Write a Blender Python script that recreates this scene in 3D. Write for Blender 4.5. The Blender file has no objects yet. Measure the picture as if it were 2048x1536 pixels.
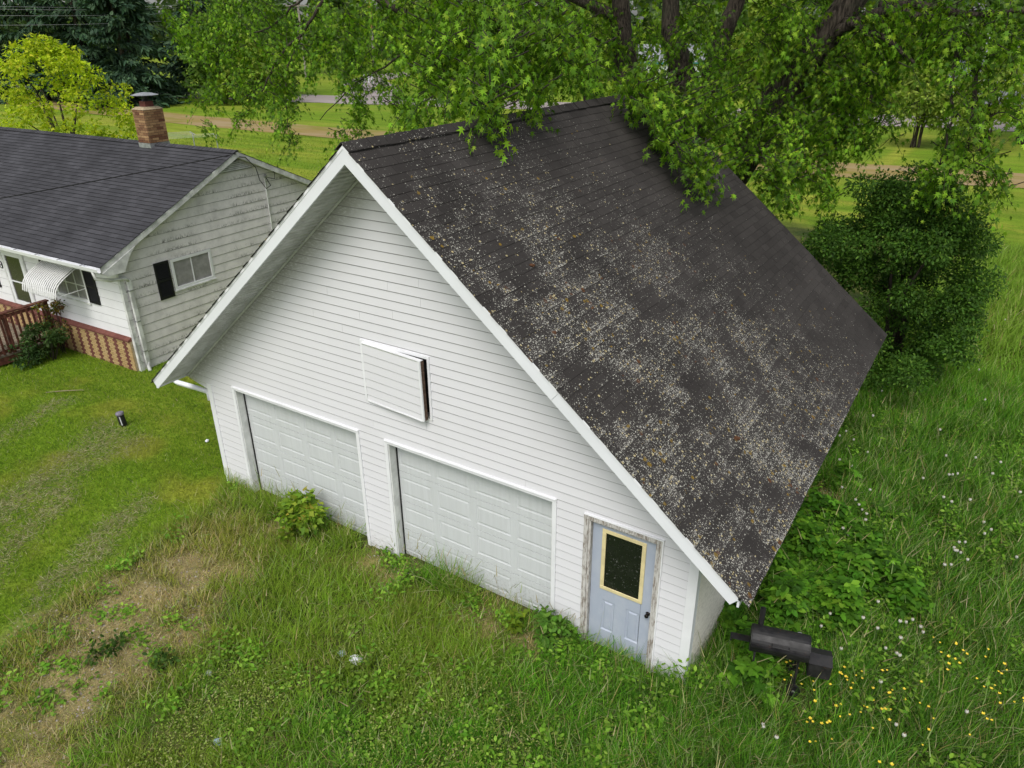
import bpy, bmesh, math, random
import numpy as np
from mathutils import Vector, Matrix
random.seed(7)
rng = np.random.default_rng(7)
SC = bpy.context.scene
COL = SC.collection
rad = math.radians

# ------------------------------------------------------------------ camera
CAM = np.array([6.6794, -7.2672, 7.8528]); YAW, PITCH, ROLL, FPX = 0.5763, 0.4463, -0.0101, 1490.58
def cam_axes():
    cy, sy = math.cos(YAW), math.sin(YAW)
    f = np.array([-sy*math.cos(PITCH), cy*math.cos(PITCH), -math.sin(PITCH)])
    r = np.array([cy, sy, 0.]); u = np.cross(r, f); c, s = math.cos(ROLL), math.sin(ROLL)
    return r*c+u*s, -r*s+u*c, f
RX, UX, FX = cam_axes()
cd = bpy.data.cameras.new('camera'); cam = bpy.data.objects.new('camera', cd); COL.objects.link(cam)
cd.sensor_fit = 'HORIZONTAL'; cd.sensor_width = 36; cd.lens = FPX/2048*36; cd.clip_start = .1; cd.clip_end = 4000
M = Matrix.Identity(4)
for i in range(3):
    M[i][0], M[i][1], M[i][2], M[i][3] = RX[i], UX[i], -FX[i], CAM[i]
cam.matrix_world = M; SC.camera = cam
def _ray(u, v): return FX+(u-1024)/FPX*RX-(v-768)/FPX*UX
def at(u, v, y):                     # world point in the plane y = const
    d = _ray(u, v); return CAM+d*(y-CAM[1])/d[1]
def ong(u, v, z=-.1):                # world point at height z
    d = _ray(u, v); return CAM+d*(z-CAM[2])/d[2]
def inview(P, m=160):                # rough test used only to skip grass nobody could see
    d = P-CAM; z = d@FX; zz = np.maximum(z, .1)
    u = 1024+FPX*(d@RX)/zz; v = 768-FPX*(d@UX)/zz
    return (z > .3) & (u > -m) & (u < 2048+m) & (v > -m) & (v < 1536+m*1.5)

# ------------------------------------------------------------------ light
SUN_EL, SUN_AZ = rad(54), rad(166)   # azimuth clockwise from +y
w = bpy.data.worlds.new('World'); SC.world = w; w.use_nodes = True
wn = w.node_tree; wn.nodes.clear()
sky = wn.nodes.new('ShaderNodeTexSky'); sky.sky_type = 'NISHITA'; sky.sun_disc = False
sky.sun_elevation = SUN_EL; sky.sun_rotation = SUN_AZ; sky.air_density = 1.0; sky.dust_density = 3.0; sky.ozone_density = 1.0
hs = wn.nodes.new('ShaderNodeHueSaturation'); hs.inputs['Saturation'].default_value = .34
bg = wn.nodes.new('ShaderNodeBackground'); bg.inputs['Strength'].default_value = .15
wo = wn.nodes.new('ShaderNodeOutputWorld')
wn.links.new(sky.outputs[0], hs.inputs['Color']); wn.links.new(hs.outputs[0], bg.inputs[0]); wn.links.new(bg.outputs[0], wo.inputs[0])
sl = bpy.data.lights.new('sun', 'SUN'); sl.energy = 1.3; sl.angle = rad(26); sl.color = (1, .96, .9)
so = bpy.data.objects.new('sun', sl); COL.objects.link(so)
sd = Vector((math.sin(SUN_AZ)*math.cos(SUN_EL), math.cos(SUN_AZ)*math.cos(SUN_EL), math.sin(SUN_EL)))
so.rotation_euler = sd.to_track_quat('Z', 'Y').to_euler(); so.location = (0, -30, 40)
SC.view_settings.view_transform = 'Standard'; SC.view_settings.look = 'None'
SC.view_settings.exposure = 0.25; SC.view_settings.gamma = 1; SC.view_settings.use_curve_mapping = False
SC.render.engine = 'CYCLES'
SC.cycles.max_bounces = 6; SC.cycles.transparent_max_bounces = 4; SC.cycles.diffuse_bounces = 3

# ------------------------------------------------------------------ node helper
class NT:
    def __init__(s, name):
        s.m = bpy.data.materials.new(name); s.m.use_nodes = True; s.t = s.m.node_tree; s.t.nodes.clear()
        s.out = s.t.nodes.new('ShaderNodeOutputMaterial')
    def n(s, typ, ins=None, **kw):
        nd = s.t.nodes.new('ShaderNode'+typ)
        for k, v in kw.items(): setattr(nd, k, v)
        for k, v in (ins or {}).items(): s.set(nd.inputs[k], v)
        return nd
    def set(s, sock, v):
        if isinstance(v, bpy.types.NodeSocket): s.t.links.new(v, sock)
        elif isinstance(v, bpy.types.Node): s.t.links.new(v.outputs[0], sock)
        elif isinstance(v, tuple) and len(v) == 3 and sock.type == 'RGBA': sock.default_value = (*v, 1)
        else: sock.default_value = v
    def math(s, op, a, b=0., c=None, clamp=False):
        nd = s.n('Math', operation=op, use_clamp=clamp); s.set(nd.inputs[0], a); s.set(nd.inputs[1], b)
        if c is not None: s.set(nd.inputs[2], c)
        return nd.outputs[0]
    def mix(s, f, a, b, typ='MIX'):
        nd = s.n('Mix', data_type='RGBA', blend_type=typ); s.set(nd.inputs[0], f); s.set(nd.inputs[6], a); s.set(nd.inputs[7], b)
        return nd.outputs[2]
    def ramp(s, f, lo, hi, a=0., b=1.):
        nd = s.n('MapRange', clamp=True, interpolation_type='SMOOTHSTEP'); s.set(nd.inputs[0], f)
        for i, v in enumerate((lo, hi, a, b)): nd.inputs[i+1].default_value = v
        return nd.outputs[0]
    def noise(s, vec, scale, detail=3, rough=.55, which=0):
        nd = s.n('TexNoise', {'Scale': scale, 'Detail': detail, 'Roughness': rough})
        if vec is not None: s.set(nd.inputs['Vector'], vec)
        return nd.outputs[which]
    def pos(s): return s.n('NewGeometry').outputs['Position']
    def scaled(s, vec, sc):
        nd = s.n('VectorMath', operation='MULTIPLY'); s.set(nd.inputs[0], vec); nd.inputs[1].default_value = sc; return nd.outputs[0]
    def bsdf(s, col, rough=.6, spec=.3, metal=0., normal=None):
        nd = s.n('BsdfPrincipled', {'Base Color': col, 'Roughness': rough, 'Specular IOR Level': spec, 'Metallic': metal})
        if normal is not None: s.set(nd.inputs['Normal'], normal)
        s.t.links.new(nd.outputs[0], s.out.inputs[0]); return nd
    def bump(s, h, strength=.3, dist=.01):
        return s.n('Bump', {'Height': h, 'Strength': strength, 'Distance': dist}).outputs[0]

def plain(name, col, rough=.6, var=.18, scale=6, spec=.3, metal=0., bump=0.):
    t = NT(name); p = t.pos(); nz = t.noise(p, scale, 4)
    f = t.ramp(nz, .3, .7, 1-var, 1+var*.5)
    c = t.mix(1., col, t.n('CombineColor', {0: f, 1: f, 2: f}).outputs[0], 'MULTIPLY')
    t.bsdf(c, rough, spec, metal, t.bump(t.noise(p, scale*9, 3), bump, .01) if bump else None); return t.m

# ------------------------------------------------------------------ mesh helpers
class MB:
    def __init__(s): s.v, s.f = [], []
    def add(s, vs, fs):
        o = len(s.v); s.v += [tuple(map(float, q)) for q in vs]; s.f += [tuple(i+o for i in q) for q in fs]; return s
    def hexa(s, v8):   # bottom 4 ccw, top 4 ccw
        return s.add(v8, [(3, 2, 1, 0), (4, 5, 6, 7), (0, 1, 5, 4), (1, 2, 6, 5), (2, 3, 7, 6), (3, 0, 4, 7)])
    def box(s, x0, x1, y0, y1, z0, z1):
        return s.hexa([(x0, y0, z0), (x1, y0, z0), (x1, y1, z0), (x0, y1, z0), (x0, y0, z1), (x1, y0, z1), (x1, y1, z1), (x0, y1, z1)])
    def prism(s, pts, d):   # polygon pts (3d) extruded by vector d
        n = len(pts); d = np.array(d); a = [np.array(p, float) for p in pts]; b = [p+d for p in a]
        return s.add(a+b, [tuple(range(n))[::-1], tuple(range(n, 2*n))]+[(i, (i+1) % n, (i+1) % n+n, i+n) for i in range(n)])
    def beam(s, p, q, wdt, hgt, up=(0, 0, 1)):
        p, q = np.array(p, float), np.array(q, float); d = (q-p)/np.linalg.norm(q-p); u = np.array(up, float); u = u-d*(u@d)
        if np.linalg.norm(u) < 1e-4: u = np.array([1., 0, 0]); u = u-d*(u@d)
        u /= np.linalg.norm(u); r = np.cross(d, u); a, b = r*wdt/2, u*hgt/2
        return s.hexa([p-a-b, p+a-b, q+a-b, q-a-b, p-a+b, p+a+b, q+a+b, q-a+b])
    def tube(s, pts, rads, n=8, caps=True):
        P = np.array(pts, float); k = len(P); rads = [rads]*k if np.isscalar(rads) else list(rads)
        o = len(s.v); prev = None
        for i in range(k):
            d = P[min(i+1, k-1)]-P[max(i-1, 0)]; d = d/(np.linalg.norm(d)+1e-9)
            if prev is None: prev = np.array([0, 0, 1.]) if abs(d[2]) < .9 else np.array([1., 0, 0])
            a = prev-d*(prev@d); a /= np.linalg.norm(a)+1e-9; b = np.cross(d, a); prev = a
            for j in range(n):
                t = 2*math.pi*j/n; s.v.append(tuple(P[i]+rads[i]*(math.cos(t)*a+math.sin(t)*b)))
        for i in range(k-1):
            for j in range(n):
                j2 = (j+1) % n; s.f.append((o+i*n+j, o+i*n+j2, o+(i+1)*n+j2, o+(i+1)*n+j))
        if caps: s.f.append(tuple(o+j for j in range(n))[::-1]); s.f.append(tuple(o+(k-1)*n+j for j in range(n)))
        return s
    def lathe(s, prof, n=12, c=(0, 0, 0)):
        o = len(s.v)
        for r, z in prof:
            for j in range(n):
                t = 2*math.pi*j/n; s.v.append((c[0]+r*math.cos(t), c[1]+r*math.sin(t), c[2]+z))
        for i in range(len(prof)-1):
            for j in range(n):
                j2 = (j+1) % n; s.f.append((o+i*n+j, o+i*n+j2, o+(i+1)*n+j2, o+(i+1)*n+j))
        s.f.append(tuple(o+j for j in range(n))[::-1]); s.f.append(tuple(o+(len(prof)-1)*n+j for j in range(n)))
        return s
    def mesh(s, name):
        me = bpy.data.meshes.new(name); me.from_pydata(s.v, [], s.f); return me
def link(name, me, mat, parent=None, smooth=False):
    o = bpy.data.objects.new(name, me); COL.objects.link(o)
    if mat is not None and not me.materials: me.materials.append(mat)
    if parent is not None: o.parent = parent
    if smooth: me.shade_smooth()
    return o
def obj(name, mb, mat, parent=None, smooth=False): return link(name, mb.mesh(name), mat, parent, smooth)
def tag(o, label=None, cat=None, group=None, kind=None):
    for k, v in (('label', label), ('category', cat), ('group', group), ('kind', kind)):
        if v: o[k] = v
    return o
def thing(name, label, cat, loc=(0, 0, 0), rz=0., group=None):
    o = bpy.data.objects.new(name, None); COL.objects.link(o); o.location = loc; o.rotation_euler = (0, 0, rz)
    return tag(o, label, cat, group)
def bevel(o, wd=.006, seg=2):
    bm = bmesh.new(); bm.from_mesh(o.data); bmesh.ops.bevel(bm, geom=bm.edges[:], offset=wd, segments=seg, affect='EDGES', clamp_overlap=True)
    bm.to_mesh(o.data); bm.free(); return o

def np_mesh(name, V, loops, sizes, col=None, smooth=False):
    me = bpy.data.meshes.new(name); V = np.ascontiguousarray(V, np.float32); loops = np.asarray(loops, np.int32).ravel()
    sizes = np.asarray(sizes, np.int32)
    me.vertices.add(len(V)); me.vertices.foreach_set('co', V.ravel())
    me.loops.add(len(loops)); me.loops.foreach_set('vertex_index', loops)
    me.polygons.add(len(sizes)); me.polygons.foreach_set('loop_start', np.concatenate([[0], np.cumsum(sizes)[:-1]]).astype(np.int32))
    if col is not None:
        a = me.color_attributes.new('col', 'FLOAT_COLOR', 'POINT')
        a.data.foreach_set('color', np.concatenate([col, np.ones((len(col), 1))], 1).astype(np.float32).ravel())
    me.update(calc_edges=True); return me
def scatter(name, tv, tfs, P, R, S, col, coljit=None):
    """template verts tv (k,3), polygons tfs, at P (n,3) with rotations R (n,3,3), scales S (n,) or (n,3), per-copy colour"""
    tv = np.asarray(tv, float); n, k = len(P), len(tv)
    S = np.asarray(S, float); S = S[:, None] if S.ndim == 1 else S
    L = tv[None]*S[:, None, :]
    V = np.einsum('nij,nkj->nki', R, L)+P[:, None, :]
    lo, sz = [], []
    for f in tfs: lo += list(f); sz.append(len(f))
    lo = np.array(lo)
    loops = (np.arange(n)[:, None]*k+lo[None]).ravel(); sizes = np.tile(sz, n)
    C = np.repeat(col, k, 0)
    if coljit is not None: C = C*np.tile(coljit, n)[:, None]
    return np_mesh(name, V.reshape(-1, 3), loops, sizes, C)
def frames(T, Nn):    # rotation with local y along T, local z near Nn
    T = T/(np.linalg.norm(T, axis=1, keepdims=True)+1e-9); X = np.cross(T, Nn); X /= (np.linalg.norm(X, axis=1, keepdims=True)+1e-9)
    Z = np.cross(X, T); return np.stack([X, T, Z], 2)
def vnoise(x, y, seed=0):
    x = np.asarray(x, float); y = np.asarray(y, float); xi, yi = np.floor(x), np.floor(y); fx, fy = x-xi, y-yi
    fx, fy = fx*fx*(3-2*fx), fy*fy*(3-2*fy)
    def h(a, b):
        t = np.sin(a*127.1+b*311.7+seed*74.7)*43758.5453; return t-np.floor(t)
    return (h(xi, yi)*(1-fx)+h(xi+1, yi)*fx)*(1-fy)+(h(xi, yi+1)*(1-fx)+h(xi+1, yi+1)*fx)*fy
def fbm(x, y, seed=0, o=3): return sum(vnoise(x*2**i, y*2**i, seed+i)*.5**i for i in range(o))/(2-.5**(o-1))
def sst(x, a, b): t = np.clip((np.asarray(x, float)-a)/(b-a), 0, 1); return t*t*(3-2*t)

# ------------------------------------------------------------------ materials
def foliage(name, trans=.35, rough=.55, spec=.25, sat=1.):
    t = NT(name); c = t.n('Attribute', attribute_name='col').outputs['Color']
    p = t.n('BsdfPrincipled', {'Base Color': c, 'Roughness': rough, 'Specular IOR Level': spec})
    tr = t.n('BsdfTranslucent', {'Color': t.mix(1., c, (1.15, 1.25, .5), 'MULTIPLY')})
    m = t.n('MixShader', {0: trans, 1: p.outputs[0], 2: tr.outputs[0]}); t.t.links.new(m.outputs[0], t.out.inputs[0]); return t.m
M_LEAF = foliage('leaf', .4, .55, .16); M_GRASS = foliage('grass_blade', .32, .6, .08); M_NEEDLE = foliage('needle', .12, .6, .2)

def vinyl(name, col, dirt_col, kind):
    t = NT(name); p = t.pos(); sx = t.n('SeparateXYZ', {0: p})
    big = t.noise(p, .9, 4); fine = t.noise(t.scaled(p, (6, 6, 22)), 2.2, 5, .65)
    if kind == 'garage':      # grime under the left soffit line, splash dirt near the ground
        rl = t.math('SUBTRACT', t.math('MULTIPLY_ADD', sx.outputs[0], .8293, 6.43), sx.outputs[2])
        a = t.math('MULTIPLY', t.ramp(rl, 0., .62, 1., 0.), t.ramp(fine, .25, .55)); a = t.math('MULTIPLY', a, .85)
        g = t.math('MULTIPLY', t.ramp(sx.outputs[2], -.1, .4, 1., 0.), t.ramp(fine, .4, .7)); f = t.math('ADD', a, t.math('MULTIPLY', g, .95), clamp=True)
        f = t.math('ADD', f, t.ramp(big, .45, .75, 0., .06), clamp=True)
    elif kind == 'soffit':
        f = t.ramp(t.noise(t.scaled(p, (3, 3, 3)), 1.3, 5, .7), .3, .7, .15, .75)
    elif kind == 'side':
        f = t.math('ADD', t.ramp(fine, .35, .75, .15, .6), t.math('MULTIPLY', t.ramp(sx.outputs[2], -.1, .5, 1., 0.), t.ramp(fine, .4, .6)), clamp=True)
    elif kind == 'mildew':    # black mildew tufts along the lower edges of weathered boards
        tc = t.n('TexCoord').outputs['Object']; z = t.n('SeparateXYZ', {0: tc}).outputs[2]
        fr = t.math('FRACT', t.math('DIVIDE', t.math('SUBTRACT', z, .2), .235))
        low = t.ramp(fr, .0, .62, 1., 0.)
        tuft = t.noise(t.scaled(tc, (9, 9, 5)), 2.6, 4, .7); patch = t.noise(t.scaled(tc, (1, .8, 1.6)), 1.05, 3)
        f = t.math('MULTIPLY', t.math('MULTIPLY', t.ramp(tuft, .42, .66), low), t.ramp(patch, .42, .62))
        f = t.math('ADD', t.math('MULTIPLY', f, .85), t.ramp(t.noise(tc, 2.2, 5, .7), .35, .75, .02, .28), clamp=True)
    else:
        f = t.ramp(t.noise(p, 1.6, 4), .4, .8, 0., .18)
    t.bsdf(t.mix(f, col, dirt_col), .42, .35); return t.m
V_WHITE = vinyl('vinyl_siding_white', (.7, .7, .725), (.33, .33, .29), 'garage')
V_SIDE = vinyl('vinyl_siding_creamy', (.86, .82, .72), (.42, .4, .33), 'side')
V_SOFF = vinyl('soffit_vinyl', (.7, .71, .69), (.36, .37, .33), 'soffit')
V_MILD = vinyl('weathered_aluminium_siding', (.84, .81, .81), (.12, .115, .11), 'mildew')
V_HOUSE = vinyl('white_aluminium_siding', (.8, .8, .82), (.45, .45, .43), 'plain')
M_TRIM = plain('white_trim_metal', (.8, .81, .83), .35, .06, 2, .4)
M_FASC = plain('white_fascia_metal', (.78, .8, .83), .32, .05, 1.2, .45)
M_GREYTRIM = plain('dull_white_trim', (.7, .71, .69), .5, .18, 5)
M_DARK = plain('dark_gap', (.02, .02, .02), .9, .1)
M_CORE = plain('sheathing_lap_shade', (.3, .295, .29), .9, .2)  # wall core; its grey also paints the shadow lines between siding boards
M_BLACK = plain('black_shutter', (.012, .012, .014), .5, .2, 8)
def _iron():
    t = NT('black_painted_steel'); p = t.pos(); n = t.noise(p, 7, 5, .65); c = t.mix(t.ramp(n, .3, .7), (.009, .009, .01), (.022, .021, .021))
    c = t.mix(t.ramp(t.noise(p, 16, 5, .7), .6, .72, 0., .7), c, (.1, .05, .03)); t.bsdf(c, t.ramp(n, .3, .7, .35, .65), .4, 0, t.bump(n, .15, .01)); return t.m
M_IRON = _iron()
M_GALV = plain('galvanised_metal', (.42, .43, .44), .45, .25, 9, .5, .6)
M_BROWNW = plain('bare_brown_wood', (.11, .07, .05), .8, .5, 20, .2, 0, .4)
M_REDW = plain('red_stained_wood', (.135, .05, .034), .7, .45, 9, .25, 0, .3)
M_OLDW = plain('weathered_grey_wood', (.22, .18, .13), .8, .45, 12, .2, 0, .4)
M_POLE = plain('grey_utility_pole_wood', (.3, .27, .23), .85, .3, 3)
M_BARK = NT('maple_bark')
def _bark():
    t = M_BARK; p = t.pos(); n = t.noise(t.scaled(p, (9, 9, 1.6)), 2.4, 5, .7); c = t.mix(t.ramp(n, .35, .68), (.018, .014, .011), (.11, .09, .07))
    c = t.mix(t.ramp(t.noise(p, 1.5, 3), .5, .75, 0., .5), c, (.05, .055, .035))
    t.bsdf(c, .9, .15, 0, t.bump(n, 1., .06)); return t.m
M_BARK = _bark()
M_TWIG = plain('twig_bark', (.03, .024, .018), .85, .3, 10)

def weathered_frame():
    t = NT('peeling_painted_wood'); p = t.pos(); n = t.noise(t.scaled(p, (14, 14, 2.5)), 3, 5, .72)
    t.bsdf(t.mix(t.ramp(n, .38, .56), (.24, .205, .175), (.56, .545, .52)), .8, .2, 0, t.bump(n, .5, .006)); return t.m
M_PEEL = weathered_frame()
def gdoor():
    t = NT('garage_door_paint'); p = t.pos(); st = t.noise(t.scaled(p, (9, 9, .5)), 2.6, 4, .6); sx = t.n('SeparateXYZ', {0: p})
    low = t.math('MULTIPLY', t.ramp(sx.outputs[2], -.1, .75, 1., 0.), t.ramp(t.noise(p, 26, 4, .7), .5, .66))
    c = t.mix(t.ramp(st, .3, .75, 0., .35), (.6, .625, .635), (.48, .5, .495)); c = t.mix(t.math('MULTIPLY', low, .6), c, (.25, .25, .22))
    t.bsdf(c, .4, .35); return t.m
M_GDOOR = gdoor()
def bluedoor():
    t = NT('pale_blue_door_paint'); p = t.pos(); n = t.noise(t.scaled(p, (2, 2, 1.2)), 3.3, 5, .65)
    c = t.mix(t.ramp(n, .35, .75, 0., .55), (.385, .43, .52), (.48, .515, .575)); spots = t.ramp(t.noise(p, 40, 3), .68, .74, 0., .5)
    t.bsdf(t.mix(spots, c, (.2, .21, .22)), .45, .3); return t.m
M_BLUE = bluedoor()
M_CREAM = plain('cream_window_trim', (.72, .62, .34), .5, .12, 7)
def glass(name, col, rough=.08):
    t = NT(name); p = t.pos(); d = t.ramp(t.noise(p, 60, 2), .68, .72)
    t.bsdf(t.mix(d, col, (.3, .3, .28)), t.ramp(t.noise(p, 5, 3), .3, .8, rough, rough+.25), .5); return t.m
M_GLASS = glass('dark_dusty_glass', (.012, .015, .01), .15)
M_GLASSH = glass('house_window_glass', (.045, .04, .035), .06)
M_CURT = plain('curtain_behind_glass', (.2, .17, .14), .8, .4, 12)

def shingle_mat(name, base, lichen):
    t = NT(name); p = t.pos(); sx = t.n('SeparateXYZ', {0: p}); rnd = t.math('ADD', t.n('ObjectInfo').outputs['Random'], t.n('Attribute', attribute_name='rnd').outputs['Fac'])
    rnd = t.math('FRACT', t.math('MULTIPLY', rnd, 1.37))
    gran = t.noise(p, 190, 2, .6); v = t.math('ADD', t.ramp(rnd, 0., 1., .86, 1.1), t.ramp(gran, .3, .7, -.2, .24))
    v = t.math('MULTIPLY', v, t.ramp(t.noise(p, .8, 3), .3, .7, .85, 1.15))
    c = t.mix(1., base, t.n('CombineColor', {0: v, 1: v, 2: v}).outputs[0], 'MULTIPLY')
    if lichen:
        u = sx.outputs[1]; s = t.math('MULTIPLY', sx.outputs[0], 1.299)
        tt = t.math('SUBTRACT', u, t.math('MULTIPLY', t.math('MAXIMUM', t.math('SUBTRACT', s, 1.3), 0.), .5))
        d = t.math('MULTIPLY', t.ramp(tt, -1.4, 5.6, .8, .004), t.ramp(s, .4, 3.8, .3, 1.))
        blot = t.noise(p, 1.15, 3, .6); row = t.ramp(t.math('FRACT', t.math('DIVIDE', s, .1435)), .55, 1., .75, 1.55)
        shn = t.ramp(rnd, 0., 1., .55, 1.3)
        d = t.math('MULTIPLY', t.math('MULTIPLY', d, t.ramp(blot, .34, .66, .12, 1.5)), t.math('MULTIPLY', row, shn))
        for sc, col, k, th in ((48, (.56, .55, .48), .6, .41), (92, (.46, .45, .4), .55, .42), (28, (.5, .42, .22), .2, .43), (16, (.2, .13, .02), .07, .5), (13, (.1, .045, .02), .035, .5)):
            vo = t.n('TexVoronoi', {'Vector': p, 'Scale': sc, 'Randomness': 1.}, feature='F1'); cr = t.n('SeparateColor', {0: vo.outputs['Color']})
            dist = t.math('ADD', vo.outputs['Distance'], t.math('MULTIPLY', t.math('SUBTRACT', t.noise(p, sc*3.5, 2), .5), .5))
            m = t.math('MULTIPLY', t.math('LESS_THAN', cr.outputs[0], t.math('MULTIPLY', d, k)), t.math('LESS_THAN', dist, t.math('MULTIPLY_ADD', cr.outputs[1], .25, th-.18)))
            c = t.mix(t.math('MULTIPLY', m, t.math('MULTIPLY_ADD', cr.outputs[2], .5, .5)), c, col)
    t.bsdf(c, .92, .12, 0, t.bump(gran, .5, .004)); return t.m
M_EDGE = plain('dark_shingle_edge', (.026, .023, .021), .95, .3, 30)
M_EDGH = plain('black_shingle_edge', (.009, .009, .01), .95, .3, 30)
M_SHG = shingle_mat('lichen_covered_asphalt_shingle', (.043, .039, .0365), True)
M_SHH = shingle_mat('grey_asphalt_shingle', (.058, .058, .064), False)

def brick_mat(name, a, b):
    t = NT(name); p = t.pos(); r = t.n('ObjectInfo').outputs['Random']; n = t.noise(p, 30, 4, .7)
    c = t.mix(r, a, b); c = t.mix(t.ramp(n, .4, .8, 0., .5), c, tuple(x*.55 for x in a)); t.bsdf(c, .85, .2, 0, t.bump(n, .4, .006)); return t.m
M_BRED = brick_mat('dark_red_brick', (.15, .055, .045), (.2, .08, .062)); M_BYEL = brick_mat('yellow_brick', (.43, .29, .13), (.5, .36, .18))
M_BCH = brick_mat('tan_chimney_brick', (.14, .06, .035), (.44, .28, .14)); M_MORT = plain('mortar', (.38, .31, .2), .95, .2, 20)
M_MORTG = plain('grey_mortar', (.07, .06, .055), .95, .2, 20)

# ------------------------------------------------------------------ ground zones (world x, y)
def lawn_mask(x, y):
    j = (fbm(x*1.3, y*1.3, 3)-.5)*.7
    m = sst(-4.45-.09*np.clip(y, -8, 0)+j-x, -.12, .12)                 # mown lawn left of the drive
    back = sst(y+(fbm(x*.4, y*.4, 9)-.5)*5, 25, 28)
    left_of_garage = sst(-4.3-x, 0, .3)
    return np.where(y < 0, m, np.maximum(left_of_garage, back))
def dry_mask(x, y):
    e = np.hypot((x+2.75+.22*(y+3.4))/1.1, (y+3.6)/2.1)
    d = sst(1.42-e+(fbm(x*1.7, y*1.7, 5)-.5)*1.5, .0, .75)*sst(x, -4.4, -4.0)
    e2 = sst(.62-np.abs(y+.42+(fbm(x*1.5, y*1.5, 6)-.5)*.5), .1, .5)*sst(x, -3.6, -3)*sst(3.2-x, 0, .5)*sst(fbm(x*1.9, y*1.9, 8), .42, .62)
    e3 = sst(.9-np.hypot((x-5.2)/.55, (y-5.2)/.95), 0, .5)
    d = d*(1-.75*sst(fbm(x*2.1, y*2.1, 17), .5, .68))
    return np.clip(np.maximum(np.maximum(d*.95, e2*.8), e3), 0, 1)
def clip_mask(x, y):   # windrows of cut grass on the lawn
    b = lambda c, wd, lo, hi, sd: np.exp(-((c+(fbm(x*.9, y*.9, sd)-.5)*.8)/wd)**2)*sst(y, lo, lo+.8)*sst(hi-y, 0, .7)
    r = np.maximum(np.maximum(b(x+7.95+.2*(y+1), .6, -5, .5, 11), b(x+5.55+.49*(y+1.26), .26, -5, -.7, 12)), b(x+6.5+.6*(y+2.85), .34, -5.6, -1.4, 14))
    r = np.maximum(r, .7*b(x+10.2+.2*(y+1), .3, -4, .6, 15))
    return np.clip(r*(.2+1.5*fbm(x*3.2, y*1.6, 13)), 0, 1)
def gz(x, y):
    x = np.asarray(x, float); y = np.asarray(y, float)
    return -.1+.1*sst(-x, 6, 10)+.05*sst(y, -1.2, -.1)*sst(.5-y, 0, .4)+(fbm(x*.35, y*.35, 2)-.5)*.09
def height_map(x, y):  # grass height, metres
    lw = lawn_mask(x, y); dr = dry_mask(x, y)
    h = .2+.14*sst(x, 2.5, 5.2)+.12*fbm(x*.8, y*.8, 21)-.05
    h = h+.1*np.exp(-((x+4.1)**2+(y+.9)**2)/.7)
    h = h+.26*np.exp(-((y+.16)/.17)**2)*sst(fbm(x*2.3, y, 25), .38, .62)*(np.abs(x) < GW+.3)
    low = sst(fbm(x*.9+3, y*.9, 23), .38, .6)*sst(-y-2.2+x*.1, 0, 1)*sst(4.2-x, 0, 1.5); h = h*(1-.5*low)
    h = h*(1-.6*dr); return h*(1-lw)+.045*lw

def make_ground():
    def axis(a, b, c0, c1, step):
        near = np.arange(c0, c1+1e-6, step); lo = c0-np.geomspace(.6, c0-a, 26)[::-1]; hi = c1+np.geomspace(.6, b-c1, 26); return np.concatenate([lo, near, hi])
    X = axis(-1600, 1600, -16, 11, .2); Y = axis(-1600, 1600, -9, 32, .2)
    gx, gy = np.meshgrid(X, Y); x, y = gx.ravel(), gy.ravel(); z = gz(x, y)
    lw, dr, cl = lawn_mask(x, y), dry_mask(x, y), clip_mask(x, y)
    soil = np.array([.05, .075, .018]); lawn = np.array([.14, .235, .015]); yel = np.array([.36, .34, .05]); tan = np.array([.27, .22, .105]); olive = np.array([.2, .2, .075])
    pat = sst(fbm(x*.55+y*.35, y*.8-x*.3, 31), .48, .72)[:, None]
    c = soil*(1-lw[:, None])+lw[:, None]*(lawn*(1-.5*pat)+yel*.5*pat)
    rough = (sst(fbm(x*1.1, y*1.1, 33), .3, .7)*.5)[:, None]; c = c*(1-rough*(1-lw[:, None]))+rough*(1-lw[:, None])*np.array([.17, .17, .05])
    c = c*(1-dr[:, None])+tan*dr[:, None]; k = .8*cl[:, None]; c = c*(1-k)+olive*k
    nx, ny = len(X), len(Y); i = (np.arange(ny-1)[:, None]*nx+np.arange(nx-1)[None]).ravel()
    loops = np.stack([i, i+1, i+nx+1, i+nx], 1)
    me = np_mesh('ground', np.stack([x, y, z], 1), loops, np.full(len(i), 4), c)
    t = NT('ground_soil_and_turf'); p = t.pos(); a = t.n('Attribute', attribute_name='col').outputs['Color']
    f = t.noise(p, 9, 5, .7); g = t.noise(p, 55, 3, .7); st = t.noise(t.scaled(p, (.25, 1.4, 1)), .9, 3)
    v = t.math('MULTIPLY', t.ramp(f, .3, .7, .72, 1.25), t.math('MULTIPLY', t.ramp(g, .3, .7, .65, 1.3), t.ramp(st, .3, .7, .82, 1.15)))
    c = t.mix(1., a, t.n('CombineColor', {0: v, 1: v, 2: v}).outputs[0], 'MULTIPLY')
    c = t.mix(t.ramp(t.noise(t.scaled(p, (.12, .5, 1)), .8, 4, .6), .5, .7, 0., .35), c, (.3, .29, .05))
    t.bsdf(c, .95, .1, 0, t.bump(g, .6, .03)); me.materials.append(t.m)
    o = link('ground', me, None); tag(o, kind='structure'); return o
make_ground()

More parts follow.
